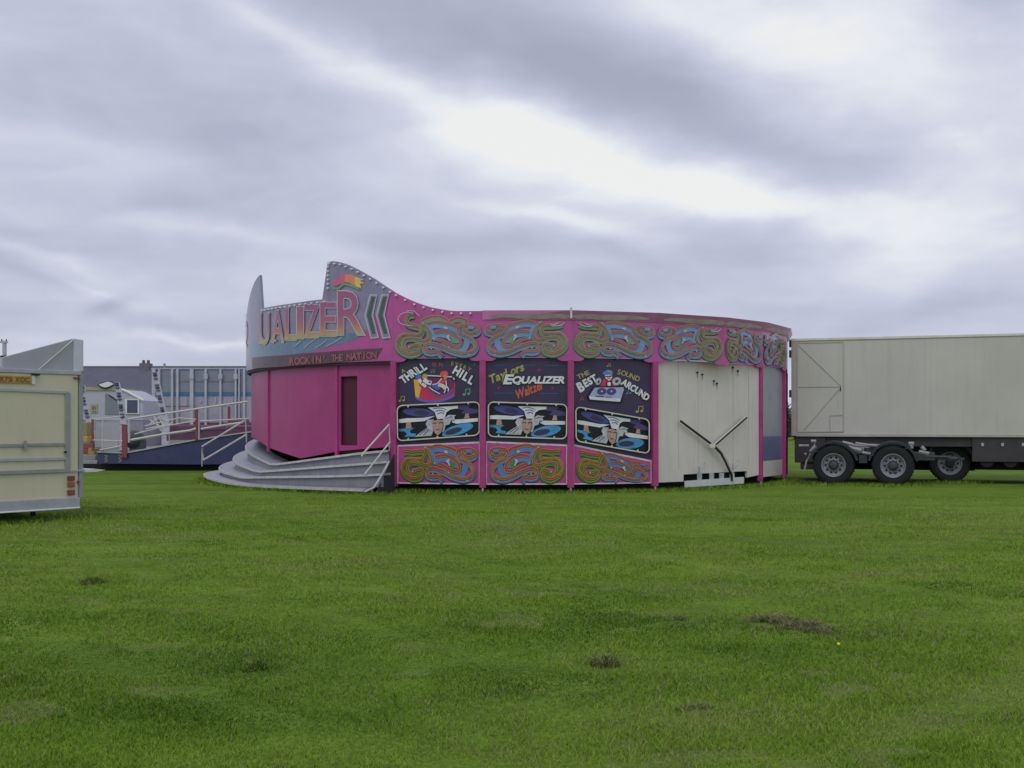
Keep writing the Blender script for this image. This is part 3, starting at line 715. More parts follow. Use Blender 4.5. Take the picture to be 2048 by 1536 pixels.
for px_ in (527, 666):
    th = th_of(px_); mb = MB(); M4 = Matrix.Translation(pol(th, RW-.12)) @ Matrix.Rotation(th, 4, 'Z')
    mb.box((-.04, -.02, sh_bot(th)-.1), (.04, .05, 3.0), PKD, M4); mb.build('shutter_post', wz)
# soffit under the sign, floor, dark fill under the ride, unseen roof to stop light
mb = MB(); band(mb, arc(-R_(89.6), tj, R_(3)), lambda t: ZS-.002, lambda t: ZS-.06, mat('sign_batten', (52, 30, 50), .6), -.03, .05); mb.build('sign_batten', wz)
mb = MB(); n = 48
mb.add([pol(2*math.pi*j/n, RW-.45, .5) for j in range(n)] + [pol(2*math.pi*j/n, RW-.45, 0) for j in range(n)], [tuple(range(n))]+[(j, (j+1) % n, n+(j+1) % n, n+j) for j in range(n)], DARK)
mb.build('dark_under_fill', wz)  # dark drum put in to make the gap under the panels read as shade
mb = MB(); n = 48
mb.add([pol(2*math.pi*j/n, RW-.2, 3.0) for j in range(n)]+[C0+Vector((0,0,3.9))], [(j, (j+1) % n, n) for j in range(n)], mat('light_block_grey', (120, 118, 120), .8)); mb.build('light_block_roof', wz)  # unseen cone added to keep light out of the closed ride

# ------------------------------------------------------------------ entrance steps
TRD = mat('step_tread_grey', (134, 135, 145), .5, k=1.7, var=.12, streak=.25, vs=4, bump=.1)
RIS = mat('step_riser_grey', (112, 112, 118), .55, k=1.6, var=.16, streak=.4, vs=2.5)
EDG = mat('step_edge_metal', (168, 166, 160), .4, k=1.5, var=.2, vs=9)
st = empty('entrance_steps', tuple(pol(THM, 8.4)), 'grey four tier metal steps curving round the pink waltzer entrance', 'steps')
STEPS = [ # radius, nose points (photo px)
 (8.82, [(409,951),(430,959),(450,964),(485,969),(560,973),(640,976),(727,979)]),
 (8.42, [(438,938),(460,947),(485,954),(515,953),(600,952),(660,951),(728,949),(764,947)]),
 (8.05, [(467,922),(490,933),(515,942),(545,940),(600,936),(660,931),(728,926),(774,922)]),
 (7.72, [(496,903),(520,917),(543,928),(570,925),(600,921),(660,913),(720,905),(776,900)])]
for k, (r, pts) in enumerate(STEPS):
    P = []
    for x, y in pts:
        th, z = zy(x, y, r); P.append((th, z))
    P.insert(0, (-R_(97-k*2), (.17, .46, .75, 1.08)[k]))
    a = [q[0] for q in P]; zf = lambda t: float(np.interp(t, a, [q[1] for q in P]))
    ths = arc(a[0], a[-1], R_(3.0)); rin = r-.42 if k < 3 else RW-.6
    mb = MB(); n = len(ths); vs = []
    for t in ths: z = zf(t); vs += [pol(t, r, z), pol(t, rin, z), pol(t, rin, z-.05), pol(t, r, z-.05)]
    fs = []
    for i in range(n-1):
        for j in range(4): fs.append((4*i+j, 4*i+(j+1) % 4, 4*i+4+(j+1) % 4, 4*i+4+j))
    fs += [(0,1,2,3), (4*n-4, 4*n-1, 4*n-2, 4*n-3)]
    mb.add(vs, fs, TRD); tr = mb.build('tread', st)
    mb = MB(); band(mb, ths, lambda t: zf(t)+.004, lambda t: zf(t)-.045, EDG, r-RW+.008, .03); mb.build('nosing', tr)
    mb = MB(); lowz = (lambda t: max(.045, zf(t)-.12)) if k == 0 else (lambda t, k=k: max(.08, zf(t)-.30))
    band(mb, ths, lambda t: zf(t)-.05, lowz, RIS, r-RW-.06, .02); mb.build('riser', st)
mb = MB()
for px_, py in ((727,980),(560,974)):
    th, z = zy(px_, py, 8.8); M4 = Matrix.Translation(pol(th-.004, 8.76)) @ Matrix.Rotation(th, 4, 'Z'); mb.box((-.03,-.02,0),(.03,.02,z-.04), GALV, M4)
mb.build('leg', st)
mb = MB()
def wp(px_, py, r): th = th_of(px_, r); q = pol(th, r); return Vector((q.x, q.y, EYE+(HZ-py)/F*q.y))
mb.tube([wp(729,984,8.78), wp(748,975,8.66), wp(765,948,8.4), wp(778,923,8.1)], .025, GALV, 6)   # side stringer
mb.build('stringer', st)
DKS = mat('step_side_dark', (46, 46, 50), .7)
mb = MB(); th = th_of(764, 8.3)
mb.add([pol(th, 8.6, .03), pol(th, 7.66, .03), pol(th, 7.66, .85), pol(th, 7.75, .85)], [(0,1,2,3)], DKS); mb.build('side_plate', st)
RAIL = mat('rail_pale_metal', (166, 163, 158), .4, k=1.7, var=.12, vs=8)
mb = MB(); mb.tube([wp(723,913,8.7), wp(728,905,8.65), wp(778,849,7.85)], .02, RAIL); mb.tube([wp(729,949,8.5), wp(780,884,7.85)], .02, RAIL)
mb.tube([wp(778,849,7.85), wp(780,884,7.85), wp(778,902,7.85)], .014, GALV); mb.build('handrail', st, smooth=True)
mb = MB(); c = lambda x, y: W(x, y, 29.8 - (x-403)*.004)
mb.tube([c(491,840), c(404,893), c(407,920)], .024, RAIL); mb.tube([c(407,920), c(493,869)], .024, RAIL); mb.tube([c(404,893), c(404,933)], .012, RAIL)
mb.tube([c(491,840), c(493,869), c(493,885)], .02, GALV); mb.build('handrail', st, smooth=True)

# ------------------------------------------------------------------ big cream trailer on the right
CRT = mat('trailer_cream', (158, 156, 148), .42, k=1.75, var=.07, streak=.3, sat_dirt=(.4, .36, .29, 1), vs=.6)
CRD = mat('trailer_cream_edge', (142, 140, 132), .5); SKT = mat('chassis_brown', (48, 44, 47), .6, var=.25, vs=3); MUD = mat('mudguard_black', (34, 36, 42), .45, var=.2)
TYR = mat('tyre_rubber', (30, 32, 34), .85, k=1.1, var=.25, vs=8, bump=.2); RIM = mat('wheel_rim_grey', (122, 124, 130), .45, k=1.5, var=.2, vs=6, metal=.1); HUB = mat('hub_dirty', (52, 54, 58), .6, var=.3, vs=9)
LT = Vector((7.53, 29.53, 0)); tt = Vector((.947, -.321, 0)); tn = Vector((-.321, -.947, 0))   # side direction, outward normal
TM = Matrix.Translation(LT) @ Matrix(((tt.x, -tn.x, 0, 0), (tt.y, -tn.y, 0, 0), (0, 0, 1, 0), (0, 0, 0, 1)))  # x along, y inward
tr = empty('box_trailer', tuple(LT), 'long cream box trailer with braced side door and dark chassis on the right', 'trailer')
def tpx(px_, py, off=0):
    a = (px_-CX)/F; p = LT+tn*off; d = (a*p.y-p.x)/(tt.x-a*tt.y); q = p+tt*d; z = EYE+(HZ-py)/F*q.y; return Vector((d, -off, z))
zt_, zb_ = 3.83, 1.235
mb = MB(); mb.box((0, 0, zb_), (11.5, 2.5, zt_-.04), CRT, TM); body = mb.build('box_body', tr, bevel=.02)
mb = MB()
mb.box((-.04, -.03, zt_-.07), (11.54, 2.53, zt_), mat('roof_rail_cream', (176, 174, 164), .4), TM)
mb.build('roof_rail', tr, bevel=.01)
mb = MB(); mb.box((-.03, -.025, zb_-.02), (.1, .06, zt_-.07), CRD, TM); mb.build('corner_post', tr, bevel=.01)
for z_ in (3.7, 3.42, 2.35, 1.45):
    mb = MB(); mb.box((-.09, -.01, z_-.1), (-.02, .08, z_+.1), SKT, TM); mb.build('rear_door_hinge', tr, bevel=.01)
mb = MB(); mb.box((.1, -.012, zb_-.03), (11.5, .0, zb_+.03), CRD, TM); mb.build('bottom_rail', tr)
CRT2 = mat('seam_cream', (150, 148, 140), .5)
for d in np.arange(2.1, 11, 1.22):
    mb = MB(); mb.box((d-.004, -.002, zb_+.03), (d+.004, 0, zt_-.07), CRT2, TM); mb.build('panel_seam', body)
def bar(mb, p, q, wd, m, M4=TM, t=.02):
    p, q = Vector(p), Vector(q); d = (q-p).normalized(); n_ = Vector((d.z, 0, -d.x))*wd/2; y = Vector((0, t, 0))
    o = [p+n_, q+n_, q-n_, p-n_]; mb.add([M4 @ (v-y/2) for v in o]+[M4 @ (v+y/2) for v in o], [(0,1,2,3),(7,6,5,4),(0,4,5,1),(1,5,6,2),(2,6,7,3),(3,7,4,0)], m)
mb = MB(); k = lambda x, y: tpx(x, y, .012)
mb.add([TM @ tpx(x, y, .008) for x, y in ((1596,686),(1686,684),(1686,863),(1596,864))], [(0,1,2,3)], CRT)
dr = mb.build('side_door', tr)
mb = MB()
for p_, q_ in (((1595,686),(1687,684)), ((1687,684),(1687,863)), ((1687,863),(1595,864)), ((1595,864),(1595,686)), ((1597,690),(1682,772)), ((1682,774),(1608,860)), ((1597,774),(1682,773)), ((1661,831),(1684,830)), ((1660,831),(1660,862))):
    bar(mb, k(*p_), k(*q_), .028, CRD)
mb.build('door_brace', dr)
mb = MB(); q = TM @ k(1681, 773); mb.tube([q, q-Vector((0,0,.12))], .015, DARK, 6); mb.build('door_handle', dr)
mb = MB(); mb.box((.05, .05, .50), (.85, 2.4, 1.2), SKT, TM); mb.box((.2, .1, .32), (.8, 2.3, .50), SKT, TM); mb.build('rear_chassis', tr, bevel=.02)
mb = MB(); mb.box((.9, 2.36, .28), (11.3, 2.45, 1.2), SKT, TM); mb.box((.9, 1.1, .3), (4.6, 1.9, .95), DARK, TM); mb.build('dark_trailer_fill', tr)  # dark slab and box added to darken the space under the trailer
mb = MB(); mb.box((.85, .12, .95), (11.4, 2.4, 1.2), SKT, TM); mb.box((.85, .5, .75), (11.4, .62, .95), DARK, TM); mb.box((.85, 1.9, .75), (11.4, 2.02, .95), DARK, TM); mb.build('chassis_rail', tr, bevel=.01)
d0 = tpx(1945, 900).x
mb = MB(); mb.box((d0, .05, .58), (11.3, 1.1, 1.2), SKT, TM)
for j in range(8):
    mb.lathe([(.001, 0), (.17, 0), (.17, .9), (.001, .9)], TM @ Matrix.Translation((d0+.35+j*.55, .1, .6)), DARK, 14)
mb.build('side_skirt', tr)
mb = MB()
for x in (1965, 2005, 2046): q = TM @ tpx(x, 889, -.04); mb.box((-.03,-.01,-.04),(.03,.01,.04), GALV, Matrix.Translation(q))
mb.build('skirt_latch', tr)
# wheel builder: axis local Y, face towards -Y
def wheel(parent, M4, r=.5, dual=True):
    mb = MB(); wd = .27
    prof = [(r*.56, .0), (r*.62, -.015), (r*.78, -.03), (r*.92, -.022), (r*.98, .0), (r, .03), (r, wd-.03), (r*.98, wd), (r*.9, wd+.02), (r*.6, wd), (r*.56, wd)]
    mb.lathe(prof, M4, TYR, 40)
    if dual: mb.lathe(prof, M4 @ Matrix.Translation((0, .32, 0)), TYR, 40)
    for j in range(40):
        a = 2*math.pi*j/40; Q = M4 @ Matrix.Rotation(a, 4, 'Y'); mb.box((r-.004, .04, -.018), (r+.012, wd-.04, .018), TYR, Q)
    ty = mb.build('wheel', parent, smooth=True)
    mb = MB(); mb.lathe([(r*.61, -.005), (r*.585, -.028), (r*.55, -.02), (r*.53, .03), (r*.5, .07), (r*.42, .085), (r*.3, .06), (r*.26, .05)], M4, RIM, 40)
    mb.build('rim', ty, smooth=True)
    mb = MB()
    for j in range(10):
        a = 2*math.pi*j/10; Q = M4 @ Matrix.Rotation(a, 4, 'Y') @ Matrix.Translation((r*.385, .055, 0)); mb.lathe([(.001, 0), (.028, 0), (.028, .03)], Q, BLK, 8)
        Q = M4 @ Matrix.Rotation(a+.3, 4, 'Y') @ Matrix.Translation((r*.3, .02, 0)); mb.lathe([(.001, 0), (.014, 0), (.016, .05)], Q, HUB, 6)
    mb.lathe([(.001, -.03), (.07, -.03), (.095, -.01), (.105, .06), (r*.27, .065)], M4, HUB, 20); mb.build('hub', ty, smooth=True)
    return ty
TR3 = TM.to_3x3().to_4x4()
def wm(px_, Y, z=.5): q = W(px_, 900, Y); q.z = z; return Matrix.Translation(q) @ TR3
wheel(tr, wm(1900, 28.75, .51))
w2 = W(1900, 900, 28.75); wheel(tr, Matrix.Translation(Vector((w2.x, w2.y, .51)) - tn*2.0) @ TR3 @ Matrix.Rotation(math.pi, 4, 'Z'))
def mudguard(parent, M4, r=.6, a0=20, a1=160, wd=.62, y0=-.04, m=MUD, name='mudguard'):
    mb = MB(); n = 18; vs = []
    for j in range(n+1):
        a = R_(a0+(a1-a0)*j/n); c, s_ = math.cos(a), math.sin(a)
        for rr, yy in ((r, y0), (r, y0+wd), (r-.02, y0+wd), (r-.06, y0)): vs.append(M4 @ Vector((rr*c, yy, rr*s_)))
    fs = [(4*j+i, 4*j+(i+1) % 4, 4*j+4+(i+1) % 4, 4*j+4+i) for j in range(n) for i in range(4)]+[(0,1,2,3),(4*n,4*n+3,4*n+2,4*n+1)]
    mb.add(vs, fs, m); return mb.build(name, parent, smooth=True)
mudguard(tr, wm(1900, 28.7, .51), .62, 5, 175)
mb = MB(); q = (TM.inverted() @ w2); mb.box((q.x-.06, .3, .45), (q.x+.06, 2.2, .57), DARK, TM); mb.build('axle', tr)
mb = MB(); mb.box((8.9, .6, 0.02), (9.0, .7, .9), GALV, TM); mb.box((8.8, .5, 0), (9.1, .8, .03), GALV, TM); mb.box((8.9, 1.8, 0.02), (9.0, 1.9, .9), GALV, TM); mb.build('landing_leg', tr)

# ------------------------------------------------------------------ twin axle dolly standing in front of the trailer
LGM = mat('dolly_light_metal', (124, 122, 124), .5, var=.25, vs=7); DGM = mat('dolly_dark_metal', (46, 48, 54), .6, var=.3, vs=6)
A1, A2 = wm(1667, 27.75), wm(1786, 27.3)
A1 = Matrix.Translation((0, 0, 0)) @ A1
do = empty('twin_axle_dolly', tuple(A1.translation * 1), 'black twin axle trailer dolly with two big wheels under mudguards', 'dolly')
do.location.z = 0
for A in (A1, A2):
    wheel(do, A); mudguard(do, A, .61, 12, 168)
    B = Matrix.Translation(Vector(A.translation) - tn*2.0) @ TR3 @ Matrix.Rotation(math.pi, 4, 'Z'); wheel(do, B); mudguard(do, B, .61, 12, 168)
    mb = MB(); mb.tube([A @ Vector((0, .2, 0)), A @ Vector((0, 1.8, 0))], .07, DGM, 10); mb.build('axle', do)
mb = MB(); L1 = (A2.translation-A1.translation).length
mb.box((-.55, .62, .12), (L1+1.0, .74, .32), DGM, A1); mb.box((-.55, 1.26, .12), (L1+1.0, 1.38, .32), DGM, A1)
mb.box((-.3, .6, .32), (-.15, 1.4, .42), DGM, A1); mb.box((L1+.3, .6, .3), (L1+.45, 1.4, .42), DGM, A1); mb.box((L1*.5-.1, .1, .05), (L1*.5+.1, 1.9, .25), DGM, A1); mb.build('chassis_frame', do, bevel=.01)
mb = MB(); mb.lathe([(.001, 0), (.4, 0), (.42, .03), (.4, .07), (.001, .07)], A1 @ Matrix.Translation((L1*.5, 1.0, .45)) @ Matrix.Rotation(R_(90), 4, 'X'), LGM, 24); mb.build('turntable', do, smooth=True)
mb = MB(); mb.tube([A1 @ Vector((L1+.9, 1.0, .2)), A1 @ Vector((L1+1.55, 1.0, .16))], .05, DGM, 8); mb.lathe([(.05, -.03), (.09, -.03), (.09, .03), (.05, .03), (.05, -.03)], A1 @ Matrix.Translation((L1+1.62, 1.0, .16)) @ Matrix.Rotation(R_(90), 4, 'X'), DGM, 16)
mb.build('drawbar', do)
e = lambda x, y, off=.15: (lambda q: q)(W(x, y, 27.7-(x-1667)*.0040+off))
mb = MB()
mb.tube([e(1685,884), e(1706,889)], .04, LGM, 6); mb.tube([e(1711,886), e(1752,892)], .03, LGM, 6); mb.tube([e(1697,895), e(1722,901)], .06, LGM, 6); mb.tube([e(1725,905), e(1748,909)], .04, LGM, 6)
mb.box((-.18,-.1,-.08),(.18,.1,.08), LGM, Matrix.Translation(e(1722,900,.4))); mb.box((-.1,-.1,-.12),(.1,.1,.12), DGM, Matrix.Translation(e(1738,905,.3)))
mb.build('spring_gear', do)
mb = MB(); mb.tube([e(1598,891), e(1618,891)], .03, LGM, 6); mb.tube([e(1622,882), e(1632,882)], .04, LGM, 6); mb.tube([e(1631,882), e(1628,893), e(1620,903)], .035, LGM, 6)
mb.tube([e(1632,892), e(1622,902)], .05, LGM, 6); mb.tube([e(1609,908), e(1613,908)], .03, LGM, 6); mb.tube([e(1622,906), e(1613,922), e(1609,940)], .025, LGM, 6); mb.build('front_bracket', do)
mb = MB(); mb.tube([e(1817,887), e(1828,887)], .05, LGM, 6); mb.tube([e(1822,888), e(1824,897)], .04, LGM, 6); mb.tube([e(1843,893), e(1850,901)], .05, LGM, 6); mb.tube([e(1838,903), e(1858,907)], .045, LGM, 6); mb.tube([e(1850,913), e(1900,914)], .03, DGM, 6); mb.build('rear_bracket', do)

# ------------------------------------------------------------------ cream catering trailer, left foreground
BR = W(158, 900, 18.0); BR.z = 0; cd = Vector((.634, .773, 0)); cn = Vector((.773, -.634, 0))   # along the end to the right, outward normal
# local frame: x along cd (0 at the right corner, negative to the left), y inward
CM = Matrix.Translation(BR) @ Matrix(((cd.x, -cn.x, 0, 0), (cd.y, -cn.y, 0, 0), (0, 0, 1, 0), (0, 0, 0, 1)))
def cpx(px_, py, off=0.):
    a = (px_-CX)/F; p = BR+cn*off; d = (a*p.y-p.x)/(cd.x-a*cd.y); q = p+cd*d; return Vector((d, -off, EYE+(HZ-py)/F*q.y))
CCR = mat('catering_cream', (162, 155, 134), .4, k=1.8, var=.05, streak=.15, vs=.9); ALU = mat('aluminium_trim', (138, 138, 144), .38, k=1.7, metal=.15, var=.12, vs=6)
ALD = mat('aluminium_trim_dull', (118, 120, 122), .42, k=1.7, var=.12, vs=5); FLAP = mat('grey_flap', (132, 130, 136), .45, k=1.75, var=.06)
ct = empty('catering_trailer', tuple(BR), 'cream catering trailer with yellow number plate and raised grey roof flap, at left', 'trailer')
mb = MB(); mb.box((-2.3, 0, .32), (0, 4.6, 2.36), CCR, CM); mb.build('body', ct, bevel=.03)
mb = MB(); mb.box((-2.34, -.02, 2.34), (.04, 4.64, 2.41), ALU, CM); mb.build('roof_edge', ct, bevel=.01)
mb = MB(); mb.box((-2.3, -.05, .165), (-.01, .04, .35), ALU, CM); mb.box((-2.3, -.07, .165), (-.01, -.05, .19), mat('bumper_edge', (178, 180, 184), .35), CM); mb.build('bumper', ct, bevel=.008)
mb = MB(); mb.box((-.0, -.015, .33), (.07, .05, 2.34), ALD, CM); mb.build('corner_trim', ct, bevel=.01)
def strip(name, p, q, wd, m, par, off=.012, t=.03):
    mb = MB(); bar(mb, cpx(*p, off), cpx(*q, off), wd, m, CM, t); return mb.build(name, par, bevel=.004)
mb = MB(); a_, b_ = cpx(-70, 783), cpx(131, 941); mb.box((-2.2, -.012, b_.z), (b_.x, 0, cpx(131, 783).z), CCR, CM); hatch = mb.build('rear_hatch', ct)
strip('hatch_frame', (-70,776), (136,785), .045, ALU, hatch, .02); strip('hatch_frame', (135,785), (135,944), .085, ALD, hatch, .02)
strip('hatch_frame', (-70,892.5), (131,888.5), .05, ALD, hatch, .022); strip('hatch_frame', (-70,922), (131,917), .05, ALU, hatch, .022); strip('hatch_frame', (-70,948), (131,941), .06, ALD, hatch, .022)
strip('hatch_handle', (51,881), (51,902), .035, ALD, hatch, .05); strip('hatch_latch', (129,904), (133,904), .03, DARK, hatch, .05)
mb = MB(); p0, p1 = cpx(138, 941, .02), cpx(163, 940, .02); mb.box((p0.x, -.03, p0.z-.02), (.09, .01, p0.z+.01), ALU, CM); mb.build('panel_lip', ct)
for y0, y1, m_ in ((952,961,mat('lamp_dark_red', (92, 48, 44), .35, coat=.3)), (964,974,mat('lamp_amber', (120, 66, 44), .35, coat=.3)), (980,990,mat('lamp_red', (106, 54, 44), .35, coat=.3))):
    a_, b_ = cpx(134, y0), cpx(148, y1); mb = MB(); mb.box((a_.x, -.035, b_.z), (b_.x, 0, a_.z), m_, CM); mb.build('tail_light', ct, bevel=.008)
mb = MB(); q = cpx(155.5, 964); mb.box((q.x-.015, -.03, q.z-.02), (q.x+.015, 0, q.z+.02), mat('marker_red', (110, 50, 44), .3), CM); mb.build('side_marker', ct)
mb = MB(); b_ = cpx(62, 767); a_ = cpx(62, 752.5); z0, z1 = b_.z, a_.z
mb.box((b_.x-.54, -.03, z0), (b_.x, -.01, z1), mat('plate_yellow', (146, 116, 58), .5, k=1.7), CM); pl = mb.build('number_plate', ct, bevel=.003)
p = Paint(lambda x, y, z: CM @ Vector((x, -.031-z, -y))); p.word('K751 XOC', b_.x-.27, -(z0+z1)/2, .08, .46, mat('plate_letters', (92, 56, 24), .6), 0, 0, .02); p.build('plate_lettering', pl)
mb = MB(); mb.box((b_.x, -.04, z0-.01), (b_.x+.05, -.0, z1+.01), mat('plate_lamp', (170, 170, 172), .4), CM); mb.box((b_.x, -.06, z1+.015), (b_.x+.12, 0, z1+.035), DARK, CM); mb.build('plate_lamp', ct)
mb = MB(); q = cpx(152, 756); mb.box((q.x-.05, -.04, q.z-.012), (q.x+.05, 0, q.z+.012), mat('marker_top', (98, 56, 50), .4), CM); mb.build('marker_light', ct)
# roof flap: sloping grey board with its folded end
def cw_(x, y, off=0.): return CM @ cpx(x, y, off)
mb = MB(); mb.prism([cw_(5,715,-.05), cw_(148,677,-.05), cw_(148,743,-.05), cw_(5,740,-.05)], cn, .08, FLAP); fp = mb.build('roof_flap', ct, bevel=.006)
mb = MB(); mb.prism([cw_(148,677,-.03), cw_(167,680,-.03), cw_(167,742,-.03), cw_(148,742,-.03)], cn, .12, mat('grey_flap_end', (160, 160, 168), .4, k=1.75)); mb.build('flap_end', fp, bevel=.006)
mb = MB(); mb.tube([cw_(147,679,-.03), cw_(76,740,-.03)], .009, mat('flap_line', (170, 168, 165), .5), 6); mb.build('flap_stay', fp)
mb = MB(); p = CM @ Vector((.0, .0, .79)); mb.prism([CM @ Vector(v) for v in ((.02, .0, .80), (.30, .0, .80), (.50, .05, .775), (.32, .0, .755), (.02, .0, .75))], cn, .9, mat('counter_white', (205, 205, 205), .4)); mb.build('counter_shelf', ct)
for yy in (1.7, 2.5):
    wheel(ct, Matrix.Translation(CM @ Vector((-.25, yy, .3))) @ Matrix.Rotation(math.atan2(cn.x, -cn.y)+math.pi*0, 4, 'Z') @ Matrix.Rotation(R_(90), 4, 'Z'), .3, False)
mb = MB()
for x in (-2.1, -.25): 
    mb.box((x-.03, 1.0, 0), (x+.03, 1.06, .35), DARK, CM); mb.box((x-.03, 4.2, 0), (x+.03, 4.26, .35), GALV, CM)
mb.build('corner_steady', ct)

# ------------------------------------------------------------------ blue platform ride behind, left of the steps
RB = mat('ride_blue', (44, 50, 84), .45, var=.2, coat=.2); RP = mat('ride_purple', (70, 62, 92), .5, var=.25); RR = mat('ride_red_post', (112, 56, 62), .5, var=.2)
WHT = mat('ride_white', (150, 150, 156), .45, var=.08); DCK = mat('ride_deck', (150, 150, 158), .5, k=1.0); MAR = mat('ride_maroon', (86, 56, 76), .6, var=.25)
br = empty('platform_ride', (W(340,900,36).x, 36, 0), 'blue skirted ride platform with white rails sloping up beside the steps', 'fairground ride')
d36 = lambda x, y, Y=36.0: W(x, y, Y)
mb = MB(); mb.prism([d36(194,904), d36(250,906), d36(283,900), d36(390,880), d36(520,861), d36(520,928), d36(390,929), d36(300,928), d36(197,927)], (0,-1,0), .08, RB); sk = mb.build('skirt', br)
p = Paint(lambda x, y, z: W(x, y, 35.99-z)); OLD = mat('faded_scroll_paint', (112, 104, 92), .6)
for x in (212, 240): p = Paint(lambda x, y, z: W(x, y, 35.99-z)); p.rib([(x-3,911),(x+3,913),(x-2,917),(x+3,921),(x-3,924)], 2.5, OLD); p.build('scroll_painting', sk)
mb = MB(); mb.prism([d36(194,902.5,35.95), d36(250,904.5,35.95), d36(283,898.5,35.95), d36(390,878.5,35.95), d36(520,859.5,35.95), d36(520,862,35.95), d36(390,881,35.95), d36(283,901,35.95), d36(250,907,35.95), d36(194,905,35.95)], (0,-1,0), .1, WHT); mb.build('deck_edge', br)
mb = MB(); zf = [(194,903),(283,899),(390,879),(520,860)]
vs = [d36(x, y+1) for x, y in zf]; bk = [Vector((v.x*1.05, 45, v.z+.1)) for v in vs]
mb.add(vs+bk, [(0,1,5,4),(1,2,6,5),(2,3,7,6)], DCK); mb.build('deck', br)
mb = MB(); mb.box((d36(198,0).x, 36.3, 0), (d36(515,0).x, 44, .35), DARK); mb.build('dark_under_fill', br)  # dark box filling the space below the deck
for x, y0, y1, wd, m_ in ((249,850,915,.16,RR),(185,838,902,.05,RR),(393,818,880,.09,RR),(398,818,880,.03,WHT),(458,813,848,.07,RR),(335,864,882,.05,RR),(258,838,885,.05,WHT)):
    mb = MB(); a_, b_ = d36(x, y0, 35.93), d36(x, y1, 35.93); mb.box((a_.x-wd/2, 35.9, b_.z), (a_.x+wd/2, 35.98, a_.z), m_); mb.build('rail_post', br)
for pts, r_ in (([(258,838),(330,827),(392,818),(440,811),(496,803)], .035), ([(262,880),(330,868),(381,861),(392,857)], .045), ([(402,858),(450,850),(486,845)], .04), ([(270,868),(330,852),(390,842)], .025),
                ([(290,852),(358,836),(392,839)], .025), ([(400,842),(450,840),(497,837)], .025), ([(185,838),(215,836),(245,832)], .02), ([(186,880),(245,882)], .02), ([(205,838),(205,897)], .02), ([(200,900),(243,892)], .03)):
    mb = MB(); mb.tube([d36(x, y, 35.9) for x, y in pts], r_, RAIL, 6); mb.build('rail', br, smooth=True)
mb = MB()
for a_, b_ in (((300,848),(322,832)), ((300,840),(326,858)), ((308,833),(322,862)), ((318,832),(327,856)), ((292,858),(330,850)), ((325,858),(345,845)), ((300,862),(318,854))): mb.tube([W(*a_, 37.5), W(*b_, 37.5)], .025, RAIL, 6)
mb.build('lattice_gate', br)
mb = MB(); q = W(267, 880, 37); mb.lathe([(.001,-.25),(.12,-.25),(.29,-.1),(.33,.1),(.3,.3)], Matrix.Translation(q), mat('tub_dark_green', (52, 56, 54), .6), 20)
mb.box((q.x-.1, 36.9, q.z-.4), (q.x+.3, 37.4, q.z), mat('tub_dark_green2', (56, 58, 56), .6)); mb.build('ride_tub', br, smooth=True)
mb = MB()
for x0, x1, y0, y1, Y in ((335,395,849,866,43),(400,450,850,862,43),(455,490,838,850,42),(455,495,850,857,41),(300,330,838,850,43)): mb.box((W(x0,y0,Y).x, Y, W(x0,y1,Y).z), (W(x1,y0,Y).x, Y+.8, W(x0,y0,Y).z), MAR)
mb.build('ride_car', br, bevel=.08)
mb = MB(); mb.tube([W(x, y, 36.2) for x, y in ((189,840),(243,838),(240,862),(236,890),(192,897),(188,860),(189,840))], .012, RAIL, 6)
g = [[W(190+j*7, 842+i*7.5-(j*.4), 36.25+.012*math.sin(i*1.9+j*2.3)) for j in range(8)] for i in range(8)]
mb.add([q for r_ in g for q in r_], [(i*8+j, i*8+j+1, i*8+8+j+1, i*8+8+j) for i in range(7) for j in range(7)], mat('white_sheet', (146, 144, 154), .6, var=.04)); mb.build('white_side_sheet', br, smooth=True)

# ------------------------------------------------------------------ bulb studded light arms
BDK = mat('bulb_dark_blue', (36, 38, 56), .3, coat=.5); ARM = mat('arm_white', (154, 154, 160), .45)
def light_arm(pts, Y, wd, label, n):
    base = W(*pts[-1], Y); o = empty('light_arm', (base.x, Y, 0), label, 'ride arm', 'bulb studded arms of the ride behind the trailer')
    mb = MB(); P = catmull(pts, 5); h = wd/2; vs = []
    for i, (x, y) in enumerate(P):
        w_ = h*(1+.35*i/len(P)); c_ = W(x, y, Y); vs += [c_+Vector((-w_,0,0)), c_+Vector((w_,0,0)), c_+Vector((w_,.12,0)), c_+Vector((-w_,.12,0))]
    k = len(P); mb.add(vs, [(4*i+j, 4*i+(j+1) % 4, 4*i+4+(j+1) % 4, 4*i+4+j) for i in range(k-1) for j in range(4)]+[(0,1,2,3),(4*k-4,4*k-1,4*k-2,4*k-3)], ARM); mb.build('arm', o)
    for j in range(n):
        f = (j+.5)/n*.82*(k-1); i = int(f); a = np.array(P[i])+(np.array(P[min(i+1,k-1)])-np.array(P[i]))*(f-i)
        if j % 4 == 3: continue
        mb = MB(); mb.lathe([(.001,-.06),(.05,-.05),(.07,-.01),(.07,.02)], Matrix.Translation(W(a[0], a[1], Y)+Vector((0,-.01,0))) @ Matrix.Diagonal((1.2,1,.6,1)), BDK if j % 2 else mat('bulb_blue', (84, 88, 116), .4), 10); mb.build('bulb', o, smooth=True)
    base_z = W(*pts[-1], Y).z
    mb = MB(); q = W(*pts[-1], Y); mb.box((q.x-.12, Y, 0), (q.x+.12, Y+.15, q.z+.02), ARM); mb.build('arm_foot', o)
light_arm([(164,770),(166,795),(172,822),(179,850),(184,872),(189,897)], 38, .16, 'white bulb studded arm nearest the cream catering trailer', 18)
light_arm([(232,764),(237,785),(241,810),(244,830),(246,850)], 38, .16, 'white bulb studded arm in front of the white kiosk', 14)
